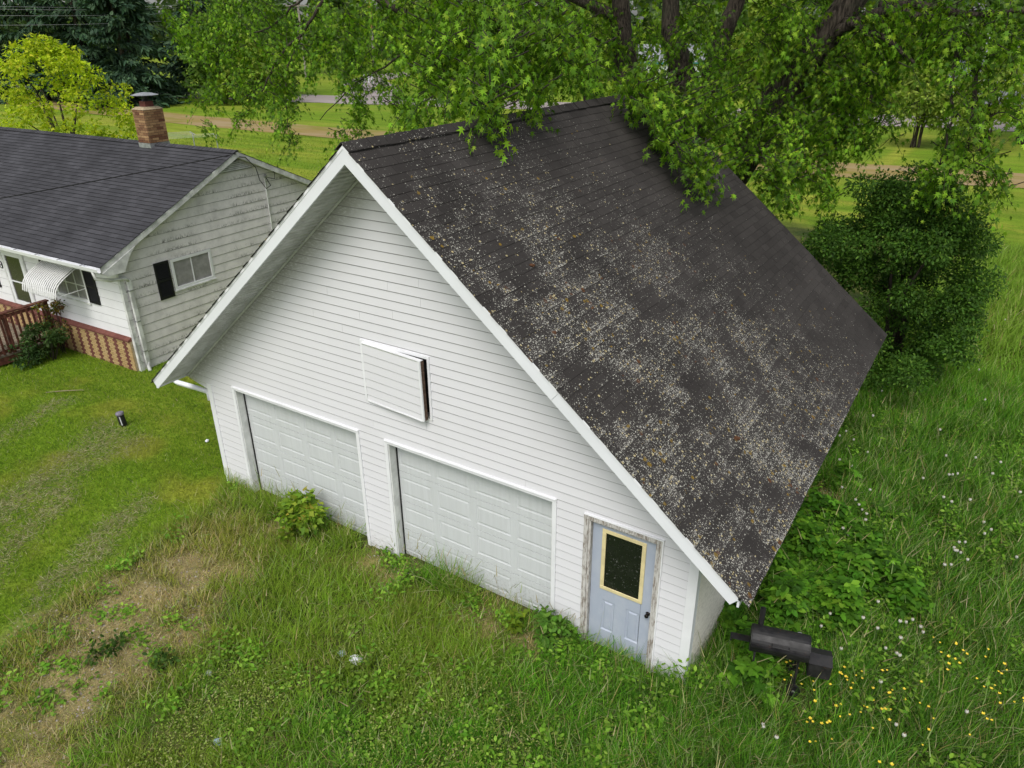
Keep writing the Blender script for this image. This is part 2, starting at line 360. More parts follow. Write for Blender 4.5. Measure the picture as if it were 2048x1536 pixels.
def strip(name, pts, wl, wr, z, mat, n=60):
    """flat strip following points (x, y) with ragged edges"""
    P = np.array(pts, float); d = np.concatenate([[0], np.cumsum(np.linalg.norm(np.diff(P, axis=0), axis=1))]); s = np.linspace(0, d[-1], n)
    x, y = np.interp(s, d, P[:, 0]), np.interp(s, d, P[:, 1]); tx, ty = np.gradient(x), np.gradient(y); L = np.hypot(tx, ty); nx, ny = -ty/L, tx/L
    V, F = [], []; K = 6
    for i in range(n):
        for j in range(K):
            q = -wr+(wl+wr)*j/(K-1); q *= 1+(.16*(vnoise(s[i]*.35, j*3.1, 4)-.5) if j in (0, K-1) else 0); X, Y = x[i]+nx[i]*q, y[i]+ny[i]*q; V.append((X, Y, float(gz(X, Y))+z))
    for i in range(n-1):
        for j in range(K-1): a = i*K+j; F.append((a, a+K, a+K+1, a+1))
    return tag(obj(name, MB().add(V, F), mat), kind='structure')
def track_mat(name, a, b, g):
    t = NT(name); p = t.pos(); n = t.noise(t.scaled(p, (.12, .9, 1)), 1., 5, .65); c = t.mix(t.ramp(n, .35, .65), a, b)
    c = t.mix(t.ramp(t.noise(t.scaled(p, (.25, .5, 1)), .6, 4, .6), .45, .68, 0., .8), c, g); t.bsdf(c, .95, .1); return t.m
strip('dirt_track', [(-120, 45), (-66, 40.5), (-45, 39.6), (-20, 41), (0, 42.6), (8, 43.6), (60, 45)], 2.6, 2.6, .03, track_mat('dry_track', (.33, .25, .14), (.27, .2, .07), (.2, .19, .03)))
MR = track_mat('gravel_road', (.34, .3, .28), (.28, .24, .23), (.3, .26, .24))
strip('gravel_road', [(-150, 56), (-90, 60), (-62, 64), (-40, 68), (0, 72), (80, 76)], 4.6, 4.6, .03, MR)
strip('side_road', [(-64, 68), (-72, 78), (-87, 92), (-95, 112), (-98, 200)], 3.6, 3.6, .045, MR)

# ------------------------------------------------------------------ shared building pieces
def shingles(root, O, U, S, ulen, slen, tabw, expo, mat, cam_local, n_obj, overhang=.02, th=.009, edge=None):
    """asphalt tabs on the plane O + u*U + s*S; the nearest n_obj are objects, the rest one joined part"""
    U, S, O = (np.array(a, float) for a in (U, S, O)); N = np.cross(S, U); N = N if N[2] > 0 else -N
    g = .0045; hd = .002; edge = edge or M_EDGE; L = expo+.02
    tv = np.array([(g/2, 0, 0), (tabw-g/2, 0, 0), (tabw-g/2, L, 0), (g/2, L, 0), (g/2, 0, hd), (tabw-g/2, 0, hd), (tabw-g/2, L-.006, th), (g/2, L-.006, th)])
    fs = [(4, 7, 6, 5), (7, 3, 2, 6), (5, 6, 2, 1), (4, 0, 3, 7)]
    rows = int(math.ceil(slen/expo)); full, part = [], []
    for r in range(rows):
        s0 = r*expo-.02; off = (r % 2)*tabw*.5+(r//2 % 3)*.013
        u = -off
        while u < ulen:
            a, b = max(u, -overhang), min(u+tabw, ulen+overhang)
            if b-a > .03: (full if b-a > tabw-1e-3 else part).append((a, b-a, s0))
            u += tabw
    full = np.array(full); C = O+full[:, :1]*U+full[:, 2:]*S
    order = np.argsort(np.linalg.norm(C-np.array(cam_local), axis=1)); pick = order[:n_obj]; rest = order[n_obj:]
    me = bpy.data.meshes.new('shingle'); me.from_pydata([tuple(q) for q in tv], [], fs); me.materials.append(mat); me.materials.append(edge); me.polygons[1].material_index = 1
    B = Matrix([[U[i], S[i], N[i], 0] for i in range(3)]+[[0, 0, 0, 1]])
    rj = random.Random(3)
    for i in pick:
        u, wdt, s0 = full[i]; o = bpy.data.objects.new('shingle', me); COL.objects.link(o); o.parent = root
        q = O+(u+rj.uniform(-.002, .002))*U+(s0+rj.uniform(-.004, .004))*S+N*rj.uniform(0, .003)
        m = B.copy() @ Matrix.Rotation(rj.uniform(-.006, .006), 4, 'Z'); m.translation = q; o.matrix_basis = m
    allr = [full[i] for i in rest]+[np.array(q) for q in part]; A = np.array(allr)
    k = len(A); R = np.array([[U[i], S[i], N[i]] for i in range(3)])
    V = np.repeat(tv[None], k, 0).copy(); V[:, :, 0] *= (A[:, 1]/tabw)[:, None]
    V[:, :, 2] += rng.uniform(0, .003, k)[:, None]; V[:, :, 0] += A[:, 0][:, None]; V[:, :, 1] += (A[:, 2]+rng.uniform(-.004, .004, k))[:, None]
    W = V @ R.T+O
    lo = np.array(sum([list(f) for f in fs], [])); loops = (np.arange(k)[:, None]*8+lo[None]).ravel()
    m2 = np_mesh('shingle_field', W.reshape(-1, 3), loops, np.full(k*4, 4))
    m2.shade_flat(); at_ = m2.attributes.new('rnd', 'FLOAT', 'POINT'); at_.data.foreach_set('value', np.repeat(rng.random(k), 8).astype(np.float32))
    m2.materials.append(mat); m2.materials.append(edge); m2.polygons.foreach_set('material_index', np.tile([0, 1, 0, 0], k).astype(np.int32)); tag(link('shingle_field', m2, None, root), kind='stuff')
def clip_spans(x0, x1, z0, z1, holes):
    """split a course rectangle around rectangular holes -> list of (x0, x1, z0, z1)"""
    out = [(x0, x1, z0, z1)]
    for hx0, hx1, hz0, hz1 in holes:
        nxt = []
        for a, b, c, d in out:
            if hx1 <= a or hx0 >= b or hz1 <= c+.004 or hz0 >= d-.004: nxt.append((a, b, c, d)); continue
            if hx0 > a+.01: nxt.append((a, hx0, c, d))
            if hx1 < b-.01: nxt.append((hx1, b, c, d))
            m0, m1 = max(a, hx0), min(b, hx1)
            if hz0 > c+.012: nxt.append((m0, m1, c, hz0))
            if hz1 < d-.012: nxt.append((m0, m1, hz1, d))
        out = nxt
    return out
def siding(parent, courses_z, limits, holes, to3, mat, lap=.011, name='siding_board', cuts=()):
    """clapboards as objects. limits(z)->(x0,x1); to3(x, out, z)->xyz"""
    for c in range(len(courses_z)-1):
        z0, z1 = courses_z[c], courses_z[c+1]; a0, b0 = limits(z0); a1, b1 = limits(z1)
        if b0-a0 < .06: continue
        if b1 < a1: a1 = b1 = (a1+b1)/2
        for (a, b, zz0, zz1) in clip_spans(min(a0, a1), max(b0, b1), z0, z1, holes):
            f0, f1 = (zz0-z0)/(z1-z0), (zz1-z0)/(z1-z0)
            LA = lambda f: a0+(a1-a0)*f; LB = lambda f: b0+(b1-b0)*f
            xa0, xa1 = max(a, LA(f0)), max(a, LA(f1)); xb0, xb1 = min(b, LB(f0)), min(b, LB(f1))
            if xb0-xa0 < .02: continue
            xb1 = max(xb1, xa1+.001)
            if xb0-xa0 > 3.9 and name == 'siding_board':
                j = random.uniform(xa0+1.2, xb0-1.2)
                if xa1+.2 < j < xb1-.2: todo = [(xa0, j-.003, xa1, j-.003), (j, xb0, j, xb1)]
                else: todo = [(xa0, xb0, xa1, xb1)]
            else: todo = [(xa0, xb0, xa1, xb1)]
            o0 = lap*(1-f0)+.003; o1 = lap*(1-f1)*.9+.003; zz1 = zz1-(.0155 if zz1 > z1-.004 else 0.)  # board stops short so the grey core stands in for lap shadow
            if zz1-zz0 < .05: o1 = o0*.8
            for (xa0, xb0, xa1, xb1) in todo:
              w_ = random.uniform(0, .003); o0 += w_
              m = MB().hexa([to3(xa0, o0, zz0), to3(xb0, o0, zz0), to3(xb0, 0, zz0), to3(xa0, 0, zz0), to3(xa1, o1, zz1), to3(xb1, o1, zz1), to3(xb1, 0, zz1), to3(xa1, 0, zz1)])
              obj(name, m, mat, parent)

# ------------------------------------------------------------------ garage
GW, GE, GH, GM, GO, GL, GD, GS = 4.6334, 5.3098, 6.6152, .8293, .6264, 8.7359, .2145, .189
TH = math.atan(GM); CT, ST = math.cos(TH), math.sin(TH); SLEN = GE/CT
def roofz(x): return GH-GM*abs(x)
G = thing('garage', 'white vinyl sided garage with a steep lichen covered dark roof and two garage doors', 'garage')
DW = 8.45          # depth of the body
# roof
roof = obj('roof', MB(), M_CORE, G)
mb = MB()
for sg in (1, -1):
    p = [(0, -GO, GH-.012), (sg*GE, -GO, roofz(GE)-.012), (sg*GE, -GO, roofz(GE)-.05), (0, -GO, GH-.05)]
    mb.prism(p, (0, GL+GO, 0))
roof.data = mb.mesh('roof'); roof.data.materials.append(M_DARK)
shingles(roof, (0, -GO, GH-.008), (0, 1, 0), (CT, 0, -ST), GL+GO, SLEN+.015, .305, .1435, M_SHG, CAM, 300)
shingles(roof, (0, -GO, GH-.008), (0, 1, 0), (-CT, 0, -ST), GL+GO, SLEN+.015, .305, .1435, M_SHG, CAM, 0, .035)
y = -GO-.02; i = 0
cap = None
while y < GL-.05:      # ridge caps bent over the ridge
    if cap is None:
        hw = .15; c = MB()
        L = .3
        prof = [(-hw*CT, -hw*ST), (-.03, -.022), (0, .0), (.03, -.022), (hw*CT, -hw*ST)]
        vs = [(x, 0, z+.008) for x, z in prof]+[(x, L, z-.006) for x, z in prof]+[(x, 0, z-.004) for x, z in prof]
        c.add(vs, [(k, k+1, k+6, k+5) for k in range(4)]+[(k+10, k+11, k+1, k) for k in range(4)]+[(0, 5, 10), (4, 14, 9)]); cap = c.mesh('ridge_cap'); cap.materials.append(M_SHG)
    o = bpy.data.objects.new('ridge_cap', cap); COL.objects.link(o); o.parent = roof; o.location = (random.uniform(-.008, .008), y, GH+.026+random.uniform(0, .006)); o.rotation_euler = (0, random.uniform(-.03, .03), random.uniform(-.02, .02)); y += .143
# rakes
def rake(sg, y0, y1, nm='rake_fascia'):
    t = GD*CT; H0 = GH-.013
    seam = 3.0/CT if sg > 0 else 4.2/CT
    def pt(s, dn): return np.array([sg*s*CT, y0, H0-s*ST])+np.array([-sg*dn*ST, 0, -dn*CT])
    xs = [(0., seam-.002), (seam+.002, SLEN)]
    for a, b in xs:
        if a == 0.: P = [(0, y0, H0), pt(b, 0), pt(b, t), (0, y0, H0-GD)]
        else: P = [pt(a, 0), pt(b, 0), pt(b, t), pt(a, t)]
        obj(nm, MB().prism(P, (0, y1-y0, 0)), M_FASC, roof)
    P = [pt(0, -.004), pt(SLEN-.02, -.004), pt(SLEN-.02, .028), pt(0, .028)]   # drip edge lip
    P[0] = (0, y0, H0+.004); P[3] = (0, y0, H0-.028/CT)
    P = [np.array(q)+np.array([0, -.006, 0]) for q in P]
    obj('drip_edge', MB().prism(P, (0, .005, 0)), M_TRIM, roof)
for sg in (1, -1): rake(sg, -GO, -GO+.03); rake(sg, GL-.03, GL)
for sg in (1, -1):
    z = roofz(GE); X = sg*(GE-.012)
    obj('eave_fascia', MB().box(min(X, X-sg*.025), max(X, X-sg*.025), -GO+.031, GL-.031, z-.165, z-.02), M_FASC, roof)
    obj('drip_edge', MB().box(min(X+sg*.001, X+sg*.02), max(X+sg*.001, X+sg*.02), -GO+.05, GL-.02, z-.035, z-.018), M_TRIM, roof)
    # sloped soffit boards under the front overhang (ribbed)
    s = .0; k = 0; Ls = SLEN-.16
    while s < Ls-.05:
        b = min(s+.3, Ls)
        def sp(s_, dn, yy): return (sg*(s_*CT-dn*ST*0), yy, GH-GS-s_*ST+dn/CT)
        a_ = s+.004; m = MB(); cuts = [a_, a_+.085, a_+.105, a_+.19, a_+.21, a_+.285, b-.004]
        cuts = cuts if b-s > .299 else [a_, b-.004]
        for q in range(len(cuts)-1):
            off = -.016 if (q % 2 == 1) else 0.
            P = [sp(cuts[q], off, -GO+.031), sp(cuts[q+1], off, -GO+.031), sp(cuts[q+1], off+.015, -GO+.031), sp(cuts[q], off+.015, -GO+.031)]
            m.prism(P, (0, GO-.031, 0))
        obj('soffit_board', m, V_SOFF, roof); s += .3
    m = MB().prism([(0 if False else sg*.02, -.03, GH-GS-.012-.02*GM), (sg*(GE-.12), -.03, roofz(GE-.12)-GS-.012), (sg*(GE-.12), -.03, roofz(GE-.12)-GS-.05), (sg*.02, -.03, GH-GS-.05-.02*GM)], (0, .012, 0))
    obj('soffit_channel', m, M_GREYTRIM, roof)
    X0, X1 = sorted((sg*(GW+.02), sg*(GE-.045))); zb = roofz(GE)-.15
    obj('eave_soffit', MB().box(X0, X1, .0, GL-.04, zb, zb+.02), V_SOFF, roof)
# front wall
HOLES = [(-3.93, -.9, -1, 2.194), (-.37, 2.66, -1, 2.194), (3.08, 4.18, -1, 2.125), (-.665, .615, 2.8, 3.785)]
OPEN = [(-3.87, -.96, -1, 2.135), (-.31, 2.60, -1, 2.135), (3.14, 4.12, -1, 2.06), (-.63, .58, 2.83, 3.75)]
wall = MB(); T = .11
for a, b, c, d in clip_spans(-GW, GW, -.12, 2.2, OPEN): wall.box(a, b, .0, T, c, d)
zs = np.linspace(2.2, 6.35, 16)
for i in range(15):
    z0, z1 = zs[i], zs[i+1]; x0, x1 = (GH-GS-.03-z0)/GM, (GH-GS-.03-z1)/GM
    if x1 < .02: x1 = .02
    for a, b, c, d in clip_spans(-x0, x0, z0, z1, [OPEN[3]]):
        f = lambda v, zz: max(-(GH-GS-.03-zz)/GM, min(v, (GH-GS-.03-zz)/GM))
        wall.hexa([(f(a, c), 0, c), (f(b, c), 0, c), (f(b, c), T, c), (f(a, c), T, c), (f(a, d), 0, d), (f(b, d), 0, d), (f(b, d), T, d), (f(a, d), T, d)])
FW = obj('front_wall', wall, M_CORE, G)
def glim(z):
    if z < 2.05: return (-GW+.1, GW-.1)
    q = (GH-GS-.014-z)/GM; return (-min(q, 5.17), min(q, 5.17))
CZ = [-.101+.135*k for k in range(49)]
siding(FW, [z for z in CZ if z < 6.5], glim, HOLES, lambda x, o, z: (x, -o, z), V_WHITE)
for sg in (1, -1):
    X0, X1 = sorted((sg*(GW-.099), sg*(GW+.022)))
    cp = MB().box(X0, X1, -.024, -.0005, -.12, 2.07); X2, X3 = sorted((sg*(GW+.0005), sg*(GW+.022))); cp.box(X2, X3, .0, .1, -.12, 2.07)
    obj('corner_post', cp, M_TRIM, FW)
obj('foundation', MB().box(-GW-.01, GW+.01, .01, DW+.01, -.4, -.1), plain('concrete_foundation', (.3, .28, .27), .9, .3, 8), G)
# side and rear walls
for sg, nm in ((1, 'right_wall'), (-1, 'left_wall')):
    X0, X1 = sorted((sg*GW, sg*(GW-T))); sw = obj(nm, MB().box(X0, X1, T, DW, -.12, 2.25), M_CORE, G)
    siding(sw, [z for z in CZ if z < 2.2], lambda z: (.1, DW-.1), [], lambda x, o, z: (sg*(GW+o), x, z) if sg > 0 else (sg*(GW+o), x, z), V_SIDE, .024)
rw = MB().prism([(-GW, DW, -.12), (GW, DW, -.12), (GW, DW, 2.3), (0, DW, 6.3), (-GW, DW, 2.3)], (0, -T, 0)); obj('rear_wall', rw, V_SIDE, G)
# garage doors
def garage_door(x0, x1):
    d = obj('garage_door', MB().box(x0+.012, x1-.012, .175, .2, -.08, 2.12), M_GDOOR, G)
    n = 4; hs = (2.13+.09)/n; wv = (x1-x0-.02)/4
    for r in range(n):
        z0 = -.085+r*hs
        m = MB(); xa, xb, za, zb = x0+.01, x1-.01, z0+.004, z0+hs-.004
        # section face as strips around four panel recesses
        ph0, ph1 = z0+.11, z0+hs-.11
        m.box(xa, xb, .15, .17, za, ph0); m.box(xa, xb, .15, .17, ph1, zb)
        ed = [xa]
        for c in range(4): ed += [x0+.01+c*wv+.055, x0+.01+(c+1)*wv-.055]
        ed.append(xb)
        for q in range(0, len(ed), 2): m.box(ed[q], ed[q+1], .15, .17, ph0, ph1)
        obj('door_section', m, M_GDOOR, d)
        for c in range(4):
            a, b = ed[2*c+1], ed[2*c+2]; i1, i2 = .022, .03
            v = []
            for (q, yy) in ((0, .1535), (i1, .1585), (i1+i2, .1515)): v += [(a+q, yy, ph0+q), (b-q, yy, ph0+q), (b-q, yy, ph1-q), (a+q, yy, ph1-q)]
            f = [(8, 9, 10, 11)]
            for L_ in (0, 4):
                for k in range(4): k2 = (k+1) % 4; f.append((L_+k, L_+k2, L_+4+k2, L_+4+k))
            obj('raised_panel', MB().add(v, f), M_GDOOR, d)
    obj('bottom_seal', MB().box(x0+.012, x1-.012, .14, .18, -.11, -.083), M_DARK, d)
    # frame: jambs, head and outer trim
    fr = obj('garage_door_frame', MB().box(x0, x1, .0, .15, 2.118, 2.134), M_GREYTRIM, G)
    for a, b in ((x0, x0+.018), (x1-.018, x1)): obj('jamb', MB().box(a, b, -.01, .15, -.1, 2.116), M_GREYTRIM, fr)
    obj('weather_strip', MB().box(x0+.019, x0+.034, .128, .148, -.1, 2.1), M_DARK, fr)
    for a, b in ((x0-.06, x0+.001), (x1-.001, x1+.06)):
        obj('casing', MB().box(a, b, -.03, -.001, -.1, 2.137), M_TRIM, fr)
    obj('casing', MB().box(x0-.06, x1+.06, -.034, -.001, 2.138, 2.197), M_TRIM, fr)
    obj('casing_lip', MB().box(x0-.05, x1+.05, -.046, -.0345, 2.175, 2.192), M_TRIM, fr)
garage_door(-3.87, -.96); garage_door(-.31, 2.60)
# entry door
X0, X1 = 3.14, 4.12
ef = obj('entry_door_frame', MB().box(X0, X1, -.012, .11, 2.032, 2.06), M_PEEL, G)
obj('jamb', MB().box(X0, X0+.035, -.012, .11, -.1, 2.03), M_PEEL, ef); obj('jamb', MB().box(X1-.035, X1, -.012, .11, -.1, 2.03), M_PEEL, ef)
obj('casing', MB().box(X0-.062, X0-.001, -.03, -.001, -.12, 2.06), M_PEEL, ef); obj('casing', MB().box(X1+.001, X1+.05, -.03, -.001, -.12, 2.06), M_PEEL, ef)
obj('casing', MB().box(X0-.062, X1+.05, -.034, -.001, 2.061, 2.123), M_PEEL, ef)
obj('trim_strip', MB().box(X1+.051, X1+.066, -.036, -.001, -.12, 2.124), M_TRIM, ef); obj('trim_strip', MB().box(X0-.062, X1+.066, -.04, -.001, 2.1235, 2.135), M_TRIM, ef)
obj('sill', MB().box(X0-.03, X1+.03, -.09, .11, -.16, -.101), plain('worn_wood_sill', (.5, .43, .36), .8, .3, 12), ef)
a, b = X0+.04, X1-.04; zb, zt = -.095, 2.02
lite = (3.335, 3.925, .97, 1.93); pans = [(3.36, 3.55, .24, .77), (3.72, 3.92, .24, .77)]
sl_ = MB()
for q in clip_spans(a, b, zb, zt, [lite]+pans): sl_.box(q[0], q[1], .05, .09, q[2], q[3])
ED = obj('entry_door', sl_, M_BLUE, G)
for (p0, p1, q0, q1) in pans:
    v = []
    for (k, yy) in ((0, .05), (.016, .064), (.034, .064), (.05, .052)): v += [(p0+k, yy, q0+k), (p1-k, yy, q0+k), (p1-k, yy, q1-k), (p0+k, yy, q1-k)]
    f = [(12, 13, 14, 15)]
    for L_ in (0, 4, 8):
        for k in range(4): k2 = (k+1) % 4; f.append((L_+k, L_+k2, L_+4+k2, L_+4+k))
    obj('door_panel', MB().add(v, f), M_BLUE, ED)
l0, l1, z0, z1 = lite; t_ = .042
tr = MB().box(l0-.015, l1+.015, .034, .05, z0-.015, z0+t_).box(l0-.015, l1+.015, .034, .05, z1-t_, z1+.015).box(l0-.015, l0+t_, .0345, .05, z0+t_, z1-t_).box(l1-t_, l1+.015, .0345, .05, z0+t_, z1-t_)
bevel(obj('window_trim', tr, M_CREAM, ED), .006, 1)
obj('window_pane', MB().box(l0+.03, l1-.03, .056, .066, z0+.03, z1-.03), M_GLASS, ED)
kn = MB().lathe([(.03, 0), (.032, .006), (.012, .012), (.012, .035), (.026, .045), (.03, .06), (.024, .073), (.004, .077)], 14)
k = obj('door_knob', kn, plain('dark_bronze_knob', (.02, .016, .014), .3, .1, 5, .5, .7), ED, True); k.location = (4.035, .05, .84); k.rotation_euler = (rad(90), 0, 0)
# loft hatch: hinged at its left edge, standing ajar
hf_ = obj('hatch_frame', MB().box(-.665, -.622, -.03, -.001, 2.80, 3.785), M_TRIM, G)
obj('casing', MB().box(-.621, .615, -.03, -.001, 3.745, 3.785), M_TRIM, hf_); obj('casing', MB().box(.578, .615, -.03, -.001, 2.8, 3.744), M_TRIM, hf_)
obj('hatch_opening', MB().box(-.62, .578, .1, .11, 2.8, 3.744), M_DARK, hf_)
HT = obj('loft_hatch', MB().box(.003, 1.16, .0, .055, .0, .93), M_GREYTRIM, G); obj('edge_board', MB().box(1.1605, 1.17, .001, .056, .002, .93), M_BROWNW, HT); HT.location = (-.617, -.022, 2.808); HT.rotation_euler = (rad(1.0), 0, rad(-4.2))
cz = [0, .10]+[.10+.135*k for k in range(1, 7)]; cz = [min(c, .925) for c in cz]
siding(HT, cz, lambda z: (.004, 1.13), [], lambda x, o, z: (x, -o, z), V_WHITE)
obj('edge_trim', MB().box(1.131, 1.168, -.024, -.001, .0, .932), M_TRIM, HT); obj('edge_trim', MB().box(.004, 1.13, -.024, -.001, -.012, .004), M_TRIM, HT); obj('edge_trim', MB().box(.003, 1.167, -.02, .05, .9325, .94), M_TRIM, HT)
# downspout elbow at the left eave
obj('downspout', MB().tube([at(345, 758, .3), at(356, 765, .28), at(417, 783, .12), at(421, 800, .1)], .05, 10), M_TRIM, G, True)

# ------------------------------------------------------------------ house
HX, HY, HZ, PSI = -10.76, 2.172, .0, .033
HHW, HR, HEZ, HOE, HOG, HLEN = 3.88, 4.945, 2.906, .524, .238, 15.
HSL = (HR-HEZ)/(HHW+HOE); HT_ = math.atan(HSL); HC, HS_ = math.cos(HT_), math.sin(HT_)
H = thing('house', 'low white house with a grey shingle roof, brick chimney and weathered side gable', 'house', (HX, HY, HZ), PSI)
Hm = Matrix.Translation((HX, HY, HZ)) @ Matrix.Rotation(PSI, 4, 'Z'); CAMH = np.array(Hm.inverted() @ Vector(CAM))
def hw(a, b, z): return np.array(Hm @ Vector((a, b, z)))
def hz(b): return HR-HSL*abs(b-HHW)
hroof = MB()
for sg in (1, -1):
    e = HHW+sg*(HHW+HOE); hroof.prism([(HOG, HHW, HR-.012), (HOG, e, HEZ-.012), (HOG, e, HEZ-.06), (HOG, HHW, HR-.06)], (-HLEN, 0, 0))
HRF = obj('roof', hroof, M_DARK, H)
HSLN = (HHW+HOE)/HC
shingles(HRF, (HOG, HHW, HR-.008), (-1, 0, 0), (0, -HC, -HS_), HLEN, HSLN+.015, .305, .1435, M_SHH, CAMH, 300, .02, .017, M_EDGH)
shingles(HRF, (HOG, HHW, HR-.008), (-1, 0, 0), (0, HC, -HS_), HLEN, HSLN+.015, .305, .1435, M_SHH, CAMH, 0)
x = HOG+.02; cap = MB(); hwid = .15
prof = [(-hwid*HC, -hwid*HS_), (-.03, -.012), (0, 0), (.03, -.012), (hwid*HC, -hwid*HS_)]
vs = [(0, q, z+.012) for q, z in prof]+[(-.3, q, z-.004) for q, z in prof]+[(0, q, z-.004) for q, z in prof]
cap.add(vs, [(k, k+1, k+6, k+5) for k in range(4)]+[(k+10, k+11, k+1, k) for k in range(4)]); cap = cap.mesh('ridge_cap'); cap.materials.append(M_SHH)
while x > HOG-HLEN+.2:
    o = bpy.data.objects.new('ridge_cap', cap); COL.objects.link(o); o.parent = HRF; o.location = (x, HHW, HR+.02+random.uniform(0, .004)); x -= .143
M_HTRIM = plain('weathered_white_trim', (.7, .71, .69), .5, .3, 4)
for sg in (1, -1):
    e = HHW+sg*(HHW+HOE)
    P = [(HOG-.02, HHW, HR-.015), (HOG-.02, e, HEZ-.015), (HOG-.02, e, HEZ-.16), (HOG-.02, HHW, HR-.16)]
    obj('rake_fascia', MB().prism(P, (.024, 0, 0)), M_HTRIM, HRF)
    P = [(.02, HHW, HR-.13), (.02, e, HEZ-.13), (.02, e, HEZ-.15), (.02, HHW, HR-.15)]
    obj('soffit_board', MB().prism(P, (HOG-.041, 0, 0)), M_HTRIM, HRF)
# scalloped return board at the front eave corner
P = [(HOG-.005, -HOE, HEZ-.16), (HOG-.005, -HOE+.95, HEZ-.16+.95*HSL), (HOG-.005, -HOE+.8, HEZ-.16+.62*HSL), (HOG-.005, -HOE+.62, HEZ-.14), (HOG-.005, -HOE+.56, HEZ-.26), (HOG-.005, -HOE+.1, HEZ-.25)]
obj('return_board', MB().prism(P, (.022, 0, 0)), M_HTRIM, HRF)
obj('eave_soffit', MB().box(-HLEN+HOG, HOG-.03, -HOE+.02, .02, HEZ-.2, HEZ-.18), M_HTRIM, HRF)
# gutter: an open trough with straps
g = MB(); gy = -HOE-.012; prof = [(0, 0), (0, -.1), (-.045, -.125), (-.085, -.1), (-.105, -.01), (-.1, -.004), (-.082, -.095), (-.045, -.115), (-.006, -.092), (-.006, 0)]
g.prism([(HOG, gy+p, HEZ-.02+q) for p, q in prof], (-HLEN, 0, 0)); GU = obj('gutter', g, M_TRIM, H)
for k in range(14): obj('gutter_strap', MB().box(-.4-k*.95, -.365-k*.95, gy-.11, gy+.05, HEZ-.018, HEZ-.008), M_GALV, GU)
# walls
M_NONE = M_CORE
FWH = obj('front_wall', MB().box(-HLEN+.6, -.0, .0, .12, .1, 2.95), M_CORE, H)
HHOLES = [(-2.97, -1.5, 1.56, 2.56), (-5.36, -4.22, .9, 2.5)]
fz = [.905+.2325*k for k in range(9)]
siding(FWH, fz, lambda z: (-HLEN+.7, -.055), HHOLES, lambda x, o, z: (x, -o, z), V_HOUSE, .011)
GWH = MB().prism([(0, .0, -.05), (0, 2*HHW, -.05), (0, 2*HHW, hz(2*HHW)-.15), (0, HHW, HR-.15), (0, .0, hz(0)-.15)], (-.11, 0, 0)); GWH = obj('gable_wall', GWH, M_CORE, H)
GHOL = [(1.40, 2.67, 1.74, 2.57)]
gzs = [-.03+.235*k for k in range(21)]
def hlim(z):
    d = (HR-.15-z)/HSL; return (max(.07, HHW-d), min(2*HHW-.07, HHW+d))
siding(GWH, gzs, hlim, GHOL, lambda x, o, z: (o, x, z), V_MILD, .012)
for k in range(12): obj('corner_cap', MB().box(-.06, .03, -.03, .068, -.03+.235*k, -.03+.235*(k+1)-.006), M_HTRIM, GWH)
obj('rear_wall', MB().box(-HLEN+.6, -.12, 2*HHW-.1, 2*HHW, -.05, 2.95), V_HOUSE, H)
obj('end_wall', MB().box(-HLEN+.5, -HLEN+.6, 0, 2*HHW, -.05, 3.1), V_HOUSE, H)
# brick skirt
SK = obj('brick_skirt', MB().box(-9, -.062, -.075, -.002, -.1, .81), M_MORT, H)
bw, bh = .2, .0575; bm_ = {}
def brick_mesh(wd, mat, nm='brick', dp=.022, hh=.048):
    key = (round(wd, 3), mat.name)
    if key not in bm_:
        m = MB().box(.004, wd-.004, -dp, 0, .004, hh+.003).mesh(nm); m.materials.append(mat); bm_[key] = m
    return bm_[key]
rest = {True: MB(), False: MB()}
for r in range(14):
    z = -.0+r*bh; x = -.07; j = 0
    seq = [(.2, True), (.2, False)] if r % 2 == 0 else [(.1, True), (.15, False), (.15, False)]
    x -= (.14 if r % 2 == 0 else .19)
    first = x
    if r % 2 == 0: extra = [(-.07, .14, False)]
    else: extra = [(-.07, .19, False)]
    items = [(xx, ww, red) for xx, ww, red in extra]
    while x > -8.7:
        wd, red = seq[j % len(seq)]; items.append((x, wd, red)); x -= wd; j += 1
    for xx, wd, red in items:
        if xx > -3.15:
            o = bpy.data.objects.new('brick', brick_mesh(wd, M_BRED if red else M_BYEL)); COL.objects.link(o); o.parent = SK
            o.location = (xx-wd, -.0755-random.uniform(0, .003), z); o.rotation_euler = (0, 0, random.uniform(-.01, .01))
        else: rest[red].box(xx-wd+.004, xx-.004, -.096, -.0755, z+.004, z+bh-.008)
tag(obj('red_brickwork', rest[True], M_BRED, SK), kind='stuff'); tag(obj('yellow_brickwork', rest[False], M_BYEL, SK), kind='stuff')
lm = MB().prism([(0, -.13, 0), (0, -.13, .05), (0, 0, .1), (0, 0, 0)], (.192, 0, 0)).mesh('ledge_brick'); lm.materials.append(M_BRED)
for k in range(42):
    o = bpy.data.objects.new('ledge_brick', lm); COL.objects.link(o); o.parent = SK; o.location = (-.06-.2*(k+1), -.005, .811)
